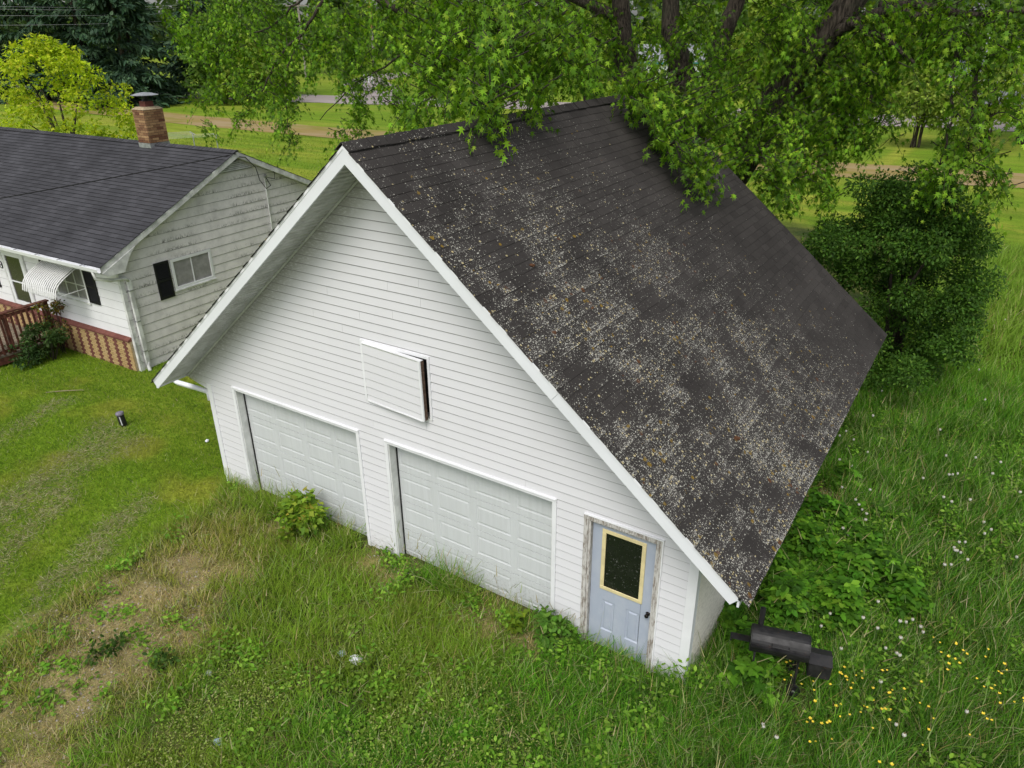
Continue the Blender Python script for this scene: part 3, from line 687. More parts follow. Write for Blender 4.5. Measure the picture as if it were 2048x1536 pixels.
# windows
def window(parent_a, frame_pts, plane, curtain=True):
    pass
def hwin(name, x0, x1, z0, z1, to3, mull, sill_out=.05, rails=()):
    def bx(a, b, o0, o1, c, d):
        return MB().hexa([to3(a, o1, c), to3(b, o1, c), to3(b, o0, c), to3(a, o0, c), to3(a, o1, d), to3(b, o1, d), to3(b, o0, d), to3(a, o0, d)])
    t = .075; f = bx(x0, x1, -.02, .03, z1-t, z1)
    for q in (bx(x0, x0+t, -.02, .029, z0, z1-t), bx(x1-t, x1, -.02, .029, z0, z1-t), bx(x0+t, x1-t, -.02, .029, z0, z0+t)): f.add(q.v, q.f)
    F = obj(name, f, M_TRIM, H)
    xs = [x0+t]+list(mull)+[x1-t]
    for i in range(len(xs)-1):
        zz = [z0+t]+list(rails)+[z1-t]
        for j in range(len(zz)-1): obj('pane', bx(xs[i]+.012, xs[i+1]-.012, -.012, -.006, zz[j]+.012, zz[j+1]-.012), M_GLASSH, F)
        obj('curtain', bx(xs[i], xs[i+1], -.05, -.045, z0+t, z1-t), M_CURT, F)
    for mx in mull: obj('mullion', bx(mx-.014, mx+.014, -.015, .012, z0+t, z1-t), M_TRIM, F)
    for r in rails: obj('glazing_bar', bx(x0+t, x1-t, -.014, .010, r-.014, r+.014), M_TRIM, F)
    obj('sill', bx(x0-.03, x1+.03, -.01, sill_out, z0-.035, z0-.001), M_HTRIM, F)
hwin('gable_window', 1.41, 2.66, 1.75, 2.56, lambda x, o, z: (o, x, z), [2.03])
hwin('front_window', -2.96, -1.51, 1.57, 2.55, lambda x, o, z: (x, -o, z), [-2.45, -2.0], rails=[2.0])
def shutter(x0, x1, z0, z1, to3):
    def bx(a, b, o0, o1, c, d):
        return MB().hexa([to3(a, o1, c), to3(b, o1, c), to3(b, o0, c), to3(a, o0, c), to3(a, o1, d), to3(b, o1, d), to3(b, o0, d), to3(a, o0, d)])
    t = .045; m = MB()
    for q in (bx(x0, x0+t, .017, .045, z0, z1), bx(x1-t, x1, .017, .045, z0, z1), bx(x0+t, x1-t, .017, .045, z0, z0+.06), bx(x0+t, x1-t, .017, .045, z1-.06, z1), bx(x0+t, x1-t, .017, .0445, (z0+z1)/2-.03, (z0+z1)/2+.03), bx(x0+.01, x1-.01, .014, .02, z0+.01, z1-.01)): m.add(q.v, q.f)
    S = obj('shutter', m, M_BLACK, H); sm = MB(); z = z0+.075
    while z < z1-.09:
        if abs(z+.015-(z0+z1)/2) > .05:
            sm.hexa([to3(x0+t, .042, z), to3(x1-t, .042, z), to3(x1-t, .02, z+.02), to3(x0+t, .02, z+.02), to3(x0+t, .042, z+.006), to3(x1-t, .042, z+.006), to3(x1-t, .02, z+.028), to3(x0+t, .02, z+.028)])
        z += .036
    tag(obj('louvre_slats', sm, M_BLACK, S), kind='stuff')
shutter(.93, 1.35, 1.62, 2.58, lambda x, o, z: (o, x, z))
shutter(-1.49, -1.05, 1.6, 2.5, lambda x, o, z: (x, -o, z)); shutter(-3.42, -2.99, 1.6, 2.5, lambda x, o, z: (x, -o, z)); shutter(-6.35, -5.9, 1.3, 2.4, lambda x, o, z: (x, -o, z))
# awning: ribbed metal sheet, curved at its lower lip
ax0, ax1 = -3.0, -1.55; prof = [(.0, 2.58), (.25, 2.46), (.5, 2.33), (.64, 2.23), (.73, 2.12), (.78, 2.0), (.8, 1.9)]
AW = obj('awning', MB().box(ax0, ax1, -.03, -.016, 2.56, 2.6), M_TRIM, H); K = 17; sw = (ax1-ax0)/K; M_AWN = plain('dusty_awning_paint', (.66, .66, .65), .5, .06, 2)
def slat(wd, dn, m_):
    m = MB(); n = len(prof); V = [(q, -o-.02-dn*.6, z+dn) for q in (0, wd) for o, z in prof]+[(q, -o-.015-dn*.6, z+dn-.008) for q in (0, wd) for o, z in prof]
    F = [(j, n+j, n+j+1, j+1) for j in range(n-1)]+[(2*n+j, 2*n+j+1, 3*n+j+1, 3*n+j) for j in range(n-1)]+[(j, j+1, 2*n+j+1, 2*n+j) for j in range(n-1)]+[(n+j, 3*n+j, 3*n+j+1, n+j+1) for j in range(n-1)]
    me = m.add(V, F).mesh('awning_slat'); me.materials.append(m_); return me
hi_, lo_ = slat(sw*.62, .022, M_AWN), slat(sw*.5, -.004, M_AWN)
for k in range(K):
    for me, off in ((hi_, 0.), (lo_, sw*.56)):
        o = bpy.data.objects.new('awning_slat', me); COL.objects.link(o); o.parent = AW; o.location = (ax0+k*sw+off, 0, 0)
obj('awning_arm', MB().tube([(ax1-.03, -.02, 1.95), (ax1-.03, -.8, 1.93)], .01, 6), M_TRIM, AW); obj('awning_arm', MB().tube([(ax0+.03, -.02, 1.95), (ax0+.03, -.8, 1.93)], .01, 6), M_TRIM, AW)
# storm door
x0, x1, z0, z1 = -5.3, -4.3, .93, 2.46
sd_ = MB(); 
for q in clip_spans(x0, x1, z0, z1, [(x0+.13, x1-.13, z0+.12, 1.6), (x0+.13, x1-.13, 1.63, z1-.12)]): sd_.box(q[0], q[1], -.04, .01, q[2], q[3])
SD = obj('storm_door', sd_, M_TRIM, H); obj('pane', MB().box(x0+.13, x1-.13, -.02, -.012, z0+.12, 1.6), M_GLASSH, SD); obj('pane', MB().box(x0+.13, x1-.13, -.02, -.012, 1.63, z1-.12), M_GLASSH, SD)
obj('curtain', MB().box(x0+.12, x0+.5, .0, .008, z0+.1, z1-.1), plain('pale_curtain', (.45, .45, .38), .8, .2, 3), SD)
obj('door_frame', MB().box(x0-.06, x0-.002, -.05, .01, z0, z1+.06).box(x1+.002, x1+.075, -.05, .01, z0, z1+.06).box(x0-.06, x1+.075, -.051, .01, z1+.002, z1+.06), M_HTRIM, H)
# house number, a plain black numeral beside the door
nb = MB(); 
for (p, q) in (((-5.62, 2.1), (-5.62, 1.92)), ((-5.56, 2.1), (-5.49, 2.1)), ((-5.55, 2.01), (-5.49, 2.01)), ((-5.56, 1.92), (-5.49, 1.92)), ((-5.48, 2.1), (-5.48, 2.02)), ((-5.48, 2.0), (-5.48, 1.92))):
    nb.beam((p[0], -.022, p[1]), (q[0], -.022, q[1]), .018, .018, (0, 1, 0))
obj('house_number', nb, M_BLACK, H)
# downspout round the corner
ds = MB().tube([(-.02, -HOE-.06, HEZ-.12), (.0, -HOE-.05, HEZ-.3), (.06, -.25, HEZ-.42), (.075, .1, HEZ-.46), (.075, .16, HEZ-.55)], .042, 8)
DS = obj('downspout', ds, M_HTRIM, H, True)
obj('pipe', MB().box(.033, .105, .12, .215, .15, HEZ-.52), M_HTRIM, DS)
for k in range(3): obj('bracket', MB().box(.03, .112, .112, .223, .5+k*.8, .53+k*.8), M_GALV, DS)
obj('elbow', MB().tube([(.07, .165, .2), (.08, .16, .1), (.2, .1, .0)], .045, 8), M_HTRIM, DS, True)
obj('corner_pipe', MB().tube([(.06, -.02, .8), (.07, -.015, .3), (.08, .05, .22)], .012, 6), M_GALV, H)
# gable vent, conduit and service wires
vt = obj('gable_vent', MB().prism([(.02, 3.28, 4.42), (.02, 4.48, 4.42), (.02, 3.88, 4.70)], (.02, 0, 0)), plain('vent_grey', (.2, .2, .2), .8, .2), H)
for k in range(5):
    z = 4.44+k*.045; wdt = (.6)*(1-(z-4.42)/.28); obj('vent_slat', MB().hexa([(.041, 3.88-wdt, z), (.06, 3.88-wdt, z), (.06, 3.88+wdt, z), (.041, 3.88+wdt, z), (.041, 3.88-wdt, z+.03), (.046, 3.88-wdt, z+.03), (.046, 3.88+wdt, z+.03), (.041, 3.88+wdt, z+.03)]), M_HTRIM, vt)
CO = obj('conduit', MB().tube([(.05, 4.84, 1.0), (.05, 4.84, 4.05), (.06, 4.84, 4.12)], .022, 8), M_HTRIM, H)
obj('weatherhead', MB().tube([(.06, 4.84, 4.1), (.09, 4.84, 4.16), (.15, 4.82, 4.12)], .038, 8), M_GALV, CO)
obj('service_wire', MB().tube([(.14, 4.82, 4.1), (.3, 4.8, 3.9), (.34, 4.6, 3.85), (.3, 4.45, 4.1), (.27, 4.4, 4.45), (HOG+.03, 4.1, 4.76), (HOG+.03, 3.9, 4.8)], .012, 6), M_DARK, CO)
obj('service_wire', MB().tube([(.14, 4.86, 4.1), (.28, 5.0, 4.05), (.2, 5.1, 4.2), (.1, 5.0, 4.35)], .01, 6), M_DARK, CO)
# chimney
CH = obj('chimney', MB().box(-3.555, -2.705, HHW-.24, HHW+.24, 4.6, 5.86), M_MORTG, H)
CH.data = MB().box(-3.555, -3.055, HHW-.24, HHW+.36, 4.6, 5.86).mesh('chimney'); CH.data.materials.append(M_MORTG)
cx0, cx1, cy0, cy1 = -3.56, -3.05, HHW-.245, HHW+.365
cb = {}
def cbrick(L, axis):
    k = (round(L, 3), axis)
    if k not in cb:
        m = (MB().box(.005, L-.005, -.014, .0, .004, .063) if axis == 'x' else MB().box(0, .014, .005, L-.005, .004, .063)).mesh('brick'); m.materials.append(M_BCH); cb[k] = m
    return cb[k]
for r in range(13):
    z = 4.97+r*.0685; off = .1*(r % 2)
    def lay(length, place, axis):
        q = 0.; lens = []
        if off: lens.append(.1)
        while sum(lens) < length-.03: lens.append(min(.203, length-sum(lens)))
        for L in lens:
            o = bpy.data.objects.new('brick', cbrick(L, axis)); COL.objects.link(o); o.parent = CH; o.location = place(q, z, L); q += L
    lay(cx1-cx0, lambda q, z, L: (cx0+q, cy0+.004-random.uniform(0, .004), z), 'x'); lay(cy1-cy0, lambda q, z, L: (cx1-.004+random.uniform(0, .004), cy0+q, z), 'y')
obj('mortar_crown', MB().hexa([(cx0-.02, cy0-.02, 5.862), (cx1+.02, cy0-.02, 5.862), (cx1+.02, cy1+.02, 5.862), (cx0-.02, cy1+.02, 5.862), (cx0+.08, cy0+.08, 5.93), (cx1-.08, cy0+.08, 5.93), (cx1-.08, cy1-.08, 5.93), (cx0+.08, cy1-.08, 5.93)]), M_MORT, CH)
fx, fy = (cx0+cx1)/2, (cy0+cy1)/2
obj('flue_tile', MB().box(fx-.13, fx+.13, fy-.13, fy+.13, 5.92, 6.07), M_BRED, CH)
obj('cap_stand', MB().lathe([(.12, 0), (.09, .06), (.09, .16)], 10, (fx, fy, 6.07)), M_IRON, CH)
obj('chimney_cap', MB().lathe([(.0, -.02), (.36, -.03), (.37, -.015), (.2, .03), (.05, .05)], 16, (fx, fy, 6.25)), M_GALV, CH)
obj('flashing', MB().box(cx0-.012, cx1+.012, cy0-.014, cy1+.014, 4.65, 4.965), M_GALV, CH)

# red wooden deck at the house door
D = thing('deck', 'red stained wooden deck with slatted railing at the house door', 'deck', (HX, HY, 0), PSI)
da0, da1, db0, db1, dz = -7.2, -3.3, -2.6, -.18, .3
fl = None
for k in range(18):
    b_ = db1-.137*(k+1)
    o = obj('deck_board', MB().box(da0, da1, b_, b_+.131, dz-.035+random.uniform(0, .004), dz+random.uniform(0, .004)), M_OLDW, D)
obj('rim_joist', MB().box(da1-.04, da1-.002, db0, db1, .08, dz-.037), M_REDW, D); obj('rim_joist', MB().box(da0, da1-.042, db0, db0+.04, .08, dz-.037), M_REDW, D)
for b_ in (db0+.1, db1-.5): obj('support_post', MB().box(da1-.14, da1-.05, b_, b_+.09, -.2, .079), M_OLDW, D)
for b_ in (db1-.09, -1.35, db0): obj('railing_post', MB().box(da1-.09, da1-.002, b_, b_+.09, dz, 1.36), M_REDW, D)
obj('top_rail', MB().box(da1-.12, da1+.03, db0-.03, db1+.03, 1.362, 1.4), M_REDW, D)
obj('rail', MB().box(da1-.035, da1-.001, db0+.1, db1-.1, 1.25, 1.335), M_REDW, D); obj('rail', MB().box(da1-.035, da1-.001, db0+.1, db1-.1, dz+.06, dz+.14), M_REDW, D)
k = db1-.2
bal = MB().box(-.0, .034, 0, .05, dz+.03, 1.34).mesh('baluster'); bal.materials.append(M_REDW)
while k > db0+.1:
    o = bpy.data.objects.new('baluster', bal); COL.objects.link(o); o.parent = D; o.location = (da1+.001, k, 0); k -= .135

# ------------------------------------------------------------------ vegetation
STAR = ([(0, 0, 0), (.12, .14, .01), (.44, .2, -.05), (.15, .36, .02), (.5, .7, -.1), (.1, .58, .02), (0, 1.15, -.14), (-.1, .58, .02), (-.5, .7, -.1), (-.15, .36, .02), (-.44, .2, -.05), (-.12, .14, .01)],
        [(0, 1, 2, 3), (0, 3, 4, 5), (0, 5, 6, 7), (0, 7, 8, 9), (0, 9, 10, 11)])
LOBE = ([(0, 0, 0), (.42, .38, -.04), (.2, .55, .02), (0, 1, -.08), (-.2, .55, .02), (-.42, .38, -.04)], [(0, 1, 2, 3), (0, 3, 4, 5)])
OVAL = ([(0, 0, 0), (.27, .4, .03), (.2, .75, .0), (0, 1, -.06), (-.2, .75, .0), (-.27, .4, .03)], [(0, 1, 2, 3), (0, 3, 4, 5)])
CLUMP = ([(0, -.1, 0), (.45, .1, .12), (.2, .42, -.05), (.5, .7, .05), (.0, 1., -.1), (-.42, .72, .1), (-.22, .4, -.04), (-.5, .12, .02)], [(0, 1, 2, 6, 7), (2, 3, 4, 5, 6)])
BLADE5 = ([(-.5, 0, 0), (.5, 0, 0), (.36, .55, .1), (-.36, .55, .1), (0, 1, .32)], [(0, 1, 2, 3), (3, 2, 4)])
def unit(a): return a/(np.linalg.norm(a, axis=1, keepdims=True)+1e-9)
def spline(pts, n):
    P = np.array(pts, float); t = np.linspace(0, len(P)-1, n); i = np.clip(t.astype(int), 0, len(P)-2); f = (t-i)[:, None]
    p0, p1, p2, p3 = P[np.maximum(i-1, 0)], P[i], P[i+1], P[np.minimum(i+2, len(P)-1)]
    return .5*((2*p1)+(-p0+p2)*f+(2*p0-5*p1+4*p2-p3)*f**2+(-p0+3*p1-3*p2+p3)*f**3)
def limb(mb, pts, r0, r1, n=14, sides=8, wob=.02):
    Q = spline(pts, n); Q[1:-1] += rng.normal(0, wob, (n-2, 3)); mb.tube(Q, np.linspace(1, 0, n)**.8*(r0-r1)+r1, sides); return Q
def leafcols(n, pal, w=None, jit=.22):
    pal = np.array(pal); k = rng.choice(len(pal), n, p=w); return pal[k]*rng.uniform(1-jit, 1+jit, (n, 1))*rng.uniform(.93, 1.07, (n, 3))

def bush(name, parent, centers, radii, nleaf, size, pal, tpl, mat=None, pw=None, droop=.35, squash=.7, shell=.55):
    """leaves gathered in clumps: centers (k,3), radii (k,)"""
    centers = np.asarray(centers, float); radii = np.asarray(radii, float); vol = radii**2; k = rng.choice(len(centers), nleaf, p=vol/vol.sum())
    d = unit(rng.normal(0, 1, (nleaf, 3))); r = radii[k]*rng.uniform(shell, 1.08, nleaf)**.8; P = centers[k]+d*r[:, None]*np.array([1, 1, squash])
    T = unit(d+rng.normal(0, .7, (nleaf, 3))+np.array([0, 0, -droop])); Nn = unit(np.array([0, 0, 1.])+d*.6+rng.normal(0, .45, (nleaf, 3)))
    tv, tf = tpl; ck = rng.uniform(.82, 1.18, (len(centers), 1))[k]
    me = scatter(name, tv, tf, P, frames(T, Nn), size*rng.uniform(.65, 1.3, nleaf), leafcols(nleaf, pal, pw)*ck)
    return link(name, me, mat or M_LEAF, parent)

def over(u, v, clear):        # depth at which the sight line passes `clear` metres above the right roof slope
    d = _ray(u, v); nrm = np.array([ST, 0, CT]); return (CAM+d*(((np.array([0, 0, GH])-CAM)@nrm+clear)/(d@nrm)))[1]
# --- big silver maple behind the garage
MP = thing('silver_maple', 'large many stemmed silver maple hanging over the back of the garage roof', 'tree')
tb = MB(); base = np.array([-1.7, 12.6, -.1]); LIMBS = []
def L_(pts, r0, r1, **k): Q = limb(tb, pts, r0, r1, **k); LIMBS.append(Q); return Q
L_([base, base+(1.0, -.3, 2.2), at(1475, 330, 12), at(1560, 190, 12.1), at(1700, 0, 12.3), (4.2, 12.6, 11.5), (6., 13, 14)], .58, .12, n=26, sides=14)
L_([base+(-.2, .3, 0), at(1255, 190, 13.2), at(1243, 60, 13.3), at(1235, -60, 13.4), (-4.2, 13.6, 15)], .42, .1, n=20, sides=12)
L_([base+(.1, .2, .0), at(1375, 250, 13.), at(1352, 100, 13.1), at(1345, -20, 13.3), (-1.4, 14, 16)], .44, .1, n=20, sides=12)
L_([base+(.3, .4, .0), at(1420, 180, 13.6), at(1450, 60, 13.8), at(1500, -60, 14), (1.5, 15, 15)], .36, .1, n=20, sides=10)
L_([base+(-.1, .6, .0), at(1175, 150, 15), at(1130, 20, 15.5), (-8, 16, 13)], .4, .08, n=18, sides=10)
L_([at(1620, 110, 12.2), at(1700, 50, 11.9), at(1785, 22, 11.6), at(1860, 45, 11.4), at(1915, 90, 11.2), at(1945, 130, 11.1), at(1950, 210, 11.0), at(1938, 300, 10.9)], .13, .018, n=26)
L_([at(1915, 90, 11.2), at(1905, 160, 10.9), at(1900, 260, 10.8), at(1880, 330, 10.7)], .04, .012)
L_([at(1690, 40, 12), at(1730, 60, 11.6), at(1790, 90, 11.2), at(1830, 130, 11)], .09, .02)
L_([at(1760, 10, 12), at(1860, 15, 11.6), at(1960, 30, 11.3), at(2060, 20, 11.0), at(2150, 60, 10.8)], .09, .025)
L_([at(1240, 40, 13.3), at(1000, -60, 12.2), at(870, 38, 11.0), at(800, 20, 10.6), at(730, -20, 10.3), at(660, -40, 10)], .16, .06, n=22)
L_([at(870, 38, 11.0), at(820, 95, 10.4), at(760, 140, 9.8), at(700, 175, 9.3), at(640, 240, 9)], .035, .01)
L_([at(680, -40, 10), at(640, 10, 9.6), at(600, 75, 9.3), at(560, 110, 9.1), at(535, 160, 9), at(520, 190, 8.9)], .055, .01, n=20)
L_([at(600, 75, 9.3), at(575, 140, 9.), at(572, 190, 8.9), at(575, 240, 8.85)], .022, .008)
L_([at(660, -40, 10), at(590, 10, 9.8), at(545, 50, 9.7), at(500, 70, 9.6)], .04, .012)
L_([at(730, -20, 10.3), at(600, -60, 10.5), at(500, -40, 10.6), at(465, 30, 10.5), at(458, 70, 10.4)], .06, .012)
L_([at(1240, 100, 13.3), at(1130, 60, 9.8), at(1030, 80, 6.4), at(990, 160, 3.), at(978, 240, 1.6)], .035, .005, n=22)
L_([at(1360, 150, 13), at(1330, 150, 10.), at(1320, 180, 8.), at(1340, 290, over(1340, 290, .4))], .04, .006, n=20)
L_([at(1500, 280, 12.), at(1520, 300, 10.4), at(1560, 380, 9.4)], .05, .01)
obj('trunk', tb, M_BARK, MP, True)
# foliage: (u, v, half width, half height, depth y, sprays)
MASS = [(400, 40, 70, 60, 10.5, 55), (500, 45, 90, 60, 10, 75), (470, 135, 90, 50, 9.6, 44), (405, 185, 35, 35, 9.5, 14), (560, 200, 35, 45, 9, 22), (480, 225, 35, 20, 9, 10), (415, 255, 20, 10, 9, 4), (600, 120, 60, 70, 9.3, 45), (575, 270, 20, 30, 8.9, 9), (520, 190, 50, 30, 9, 18),
        (660, 60, 60, 80, 10, 60), (700, 140, 38, 55, 9.4, 28), (715, 225, 16, 45, 9.1, 15), (690, 265, 30, 18, 9, 7), (780, 60, 90, 70, 10.6, 90), (760, 160, 55, 28, 9.8, 22), (800, 190, 20, 15, 9.5, 5), (830, 235, 45, 28, 8.6, 22),
        (890, 80, 90, 80, 8., 130), (940, 70, 100, 80, 4.6, 105), (900, 160, 60, 40, 4.2, 42), (990, 125, 60, 40, 3., 40), (925, 190, 40, 16, 3., 10), (978, 205, 22, 26, -.3, 16), (830, 212, 40, 20, 3.4, 12), (1073, 186, 20, 16, -.3, 7), (1060, 80, 70, 70, 5., 64), (1110, 60, 70, 60, 8, 60), (1140, 118, 60, 36, 6.5, 40), (1210, 150, 50, 14, 9, 8),
        (1180, 70, 60, 70, 12.6, 40), (1220, 190, 60, 25, 10.2, 26), (1290, 165, 44, 28, -.45, 30), (1335, 215, 46, 38, -.45, 40), (1348, 268, 26, 28, -.35, 18), (1400, 240, 60, 70, 9., 50), (1410, 320, 40, 30, -.4, 20), (1300, 110, 60, 60, 12.4, 26), (1400, 60, 60, 60, 12, 34), (1455, 330, 40, 20, 9.4, 12), (1440, 150, 50, 70, 11, 36),
        (1530, 270, 40, 40, 10.6, 30), (1560, 365, 42, 50, 9.6, 34), (1600, 300, 60, 80, 11, 70), (1620, 180, 80, 90, 12.8, 110), (1690, 240, 60, 80, 12.4, 80), (1650, 370, 30, 34, 11, 14), (1560, 60, 60, 60, 11.4, 40), (1640, 30, 50, 40, 13, 24), (1710, 130, 70, 70, 12, 60), (1760, 220, 40, 70, 11.6, 20), (1800, 60, 90, 60, 11.6, 66), (1870, 110, 60, 50, 11.4, 18), (1940, 45, 90, 45, 11.2, 46), (2015, 110, 60, 60, 11, 24),
        (1940, 190, 30, 45, 11, 12), (1900, 300, 24, 50, 10.8, 13), (1950, 290, 32, 60, 10.9, 18), (1985, 370, 30, 30, 10.8, 12), (1880, 350, 40, 30, 10.7, 16), (2040, 220, 30, 40, 10.8, 8),
        (1530, 215, 55, 50, 11.2, 30), (1470, 265, 34, 40, 10.6, 22), (1600, 110, 50, 50, 11.6, 22),
        # deeper crown behind
        (1050, 30, 330, 50, 16, 100), (1120, 130, 130, 50, 15.5, 14), (1420, 80, 230, 90, 16.5, 80), (1600, 200, 140, 110, 16, 70), (1800, 60, 220, 60, 15.5, 30), (800, 30, 200, 50, 14, 70)]
SP = []
for (u, v, ru, rv, y, n) in MASS:
    for _ in range(int(n*1.0)):
        a, r = random.uniform(0, 2*math.pi), math.sqrt(random.random()); uu, vv = u+ru*r*math.cos(a), v+rv*r*math.sin(a); yy = y if y > 0 else min(over(uu, vv, -y+random.uniform(0, .3)), 8.5)
        SP.append((at(uu, vv, yy+random.gauss(0, .05 if y < 0 else .45 if y < 14 else 1.0)), 1. if y < 14 else 0.))
def overroof(p, off=.16): return (abs(p[0]) < GE+.1 and -GO < p[1] < GL+.1 and p[2] < roofz(p[0])+off)
SP = [s for s in SP if not overroof(s[0])]
def crown(sp, per, size, tpl, name, parent, pal, pw):
    P0 = np.array([s[0] for s in sp]); n = len(P0); az = rng.uniform(0, 2*np.pi, n); out = np.stack([np.cos(az), np.sin(az), np.zeros(n)], 1)
    # each spray: a short arching twig that hangs at its tip, leaves in opposite pairs
    t = np.tile(np.linspace(-.5, .62, per), n).reshape(n, per); Ls = rng.uniform(.5, .95, (n, 1)); tt = t*Ls
    tw = P0[:, None, :]+out[:, None, :]*(tt*.75)[:, :, None]+np.array([0, 0, 1.])*(-(t+.45)**2*Ls*.75+.12)[:, :, None]
    dirn = out[:, None, :]*.75+np.array([0, 0, -1.])*((t+.45)*1.1)[:, :, None]
    side = np.cross(out, [0, 0, 1.])[:, None, :]*np.where(np.arange(per) % 2 == 0, 1, -1)[None, :, None]
    P = tw+side*.03+rng.normal(0, .05, (n, per, 3)); T = dirn*.7+side*rng.uniform(.3, 1., (n, per, 1))+np.array([0, 0, -.65])+rng.normal(0, .3, (n, per, 3))
    N_ = np.array([0, 0, 1.])+out[:, None, :]*.35+rng.normal(0, .38, (n, per, 3))
    P, T, N_ = P.reshape(-1, 3), unit(T.reshape(-1, 3)), unit(N_.reshape(-1, 3))
    keep = ~((np.abs(P[:, 0]) < GE+.08) & (P[:, 1] > -GO) & (P[:, 1] < GL+.08) & (P[:, 2] < GH-GM*np.abs(P[:, 0])+.06)); m = len(P)
    bright = np.repeat(rng.uniform(.6, 1.4, n), per); tip = np.tile(np.linspace(.86, 1.22, per), n)
    C = leafcols(m, pal, pw, .16)*(bright*tip)[:, None]
    me = scatter(name, tpl[0], tpl[1], P[keep], frames(T, N_)[keep], size*rng.uniform(.7, 1.25, m)[keep], C[keep])
    return link(name, me, M_LEAF, parent), tw
PALM = [(.1, .215, .014), (.155, .3, .018), (.27, .42, .032), (.06, .135, .014)]; PW = [.36, .34, .15, .15]
near = [s for s in SP if s[1] > 0]; far = [s for s in SP if s[1] == 0]
_, tw1 = crown(near, 24, .118, STAR, 'crown', MP, PALM, PW)
_, tw2 = crown(far, 12, .17, LOBE, 'inner_crown', MP, [(.11, .21, .018), (.16, .28, .022), (.24, .36, .03)], [.4, .35, .25])
# the part of the crown above the picture, which shades the roof
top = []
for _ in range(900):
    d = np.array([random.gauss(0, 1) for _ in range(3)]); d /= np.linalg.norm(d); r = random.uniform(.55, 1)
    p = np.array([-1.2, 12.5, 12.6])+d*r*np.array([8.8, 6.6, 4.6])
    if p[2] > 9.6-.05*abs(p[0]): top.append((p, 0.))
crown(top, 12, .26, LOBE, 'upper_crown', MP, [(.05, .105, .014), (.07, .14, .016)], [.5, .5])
tg = MB(); AL = np.concatenate(LIMBS[5:])
for i in range(0, len(near)):
    q = tw1[i]
    tg.tube([q[0]+(q[0]-q[3])*.9+np.array([0, 0, .06]), q[2], q[6], q[-2]], [.011, .009, .006, .003], 4, False)
    if i % 3 == 0:      # join some sprays to the nearest limb
        d = np.linalg.norm(AL-q[0], axis=1); j = d.argmin()
        if .15 < d[j] < .8 and i % 2 == 0: m_ = (AL[j]+q[0])/2+np.array([0, 0, .12]); tg.tube([AL[j], m_, q[0]], [.016, .012, .008], 4, False)
tag(obj('twigs', tg, M_TWIG, MP), kind='stuff')

# --- dense shrub at the garage's back corner
SB = thing('lilac_shrub', 'tall dense dark green shrub at the back corner of the garage', 'shrub', group=None)
cs, rs = [], []
for (u, v, ru, rv, y, n) in [(1810, 520, 130, 120, 12.6, 34), (1740, 420, 70, 60, 13, 14), (1880, 430, 80, 70, 12.6, 16), (1700, 520, 60, 60, 12.4, 12), (1830, 660, 110, 80, 11.6, 26), (1930, 560, 60, 90, 12.2, 14), (1790, 730, 70, 30, 11, 9), (1830, 380, 60, 30, 13, 8), (1640, 470, 40, 40, 12.2, 6)]:
    for _ in range(n):
        a, r = random.uniform(0, 6.28), math.sqrt(random.random()); p = at(u+ru*r*math.cos(a), v+rv*r*math.sin(a), y+random.gauss(0, .75))
        if not (p[0] < GE+.25 and p[1] < GL+.25) and p[2] > .1: cs.append(p); rs.append(random.uniform(.16, .55))
bush('crown', SB, cs, rs, 74000, .078, [(.055, .13, .017), (.078, .17, .022), (.135, .255, .032), (.04, .09, .015)], OVAL, pw=[.4, .33, .12, .15], squash=.85, shell=.3)
tb = MB(); b0 = np.array([5.4, 12.6, -.1])
for i in range(9):
    c = np.array(cs[i*7 % len(cs)]); limb(tb, [b0+(random.uniform(-.4, .4), random.uniform(-.4, .4), 0), (b0+c)/2+np.array([0, 0, .5])+np.random.default_rng(i).normal(0, .2, 3), c], .06, .01, n=9, sides=6)
obj('trunk', tb, M_BARK, SB, True)

# --- generic trees
def leafy_tree(name, label, x, y, h, r, pal, nleaf=2600, size=.6, group=None, crown_lo=.25, tpl=CLUMP, trunk_r=.2, nclump=34, pw=None, cat='tree', stems=1, crad=(.2, .38)):
    t = thing(name, label, cat, (x, y, 0), 0, group); cs, rs = [], []
    for _ in range(nclump):
        f = random.random(); z = h*(crown_lo+(1-crown_lo)*f); w = r*math.sin(math.pi*min(1, .18+.8*f))**.75*math.sqrt(random.uniform(.1, 1)); a = random.uniform(0, 6.28)
        cs.append((w*math.cos(a), w*math.sin(a), z)); rs.append(r*random.uniform(*crad))
    bush('crown', t, cs, rs, nleaf, size, pal, tpl, pw=pw, squash=.65, shell=.4)
    m = MB()
    for s in range(stems):
        q = np.array([random.uniform(-.3, .3)*(stems > 1), random.uniform(-.3, .3)*(stems > 1), -.2]); c = np.array(cs[s % len(cs)])
        limb(m, [q, q+(0, 0, h*.3), (c[0]*.5, c[1]*.5, h*.7)], trunk_r, trunk_r*.2, n=8, sides=7)
        for k in range(4): c = np.array(cs[(s*5+k*3) % len(cs)]); limb(m, [(0, 0, h*.28), c*np.array([.5, .5, .8]), c], trunk_r*.45, trunk_r*.12, n=6, sides=5)
    obj('trunk', m, M_BARK, t, True); return t
leafy_tree('yellow_green_tree', 'bright yellow green young tree standing behind the house roof', -31.8, 12.6, 7.4, 4.1, [(.44, .53, .02), (.37, .48, .02), (.53, .57, .04), (.24, .35, .02)], 15000, .18, nclump=120, crad=(.08, .19), crown_lo=.0, tpl=LOBE, trunk_r=.12, pw=[.36, .34, .15, .15], stems=3)

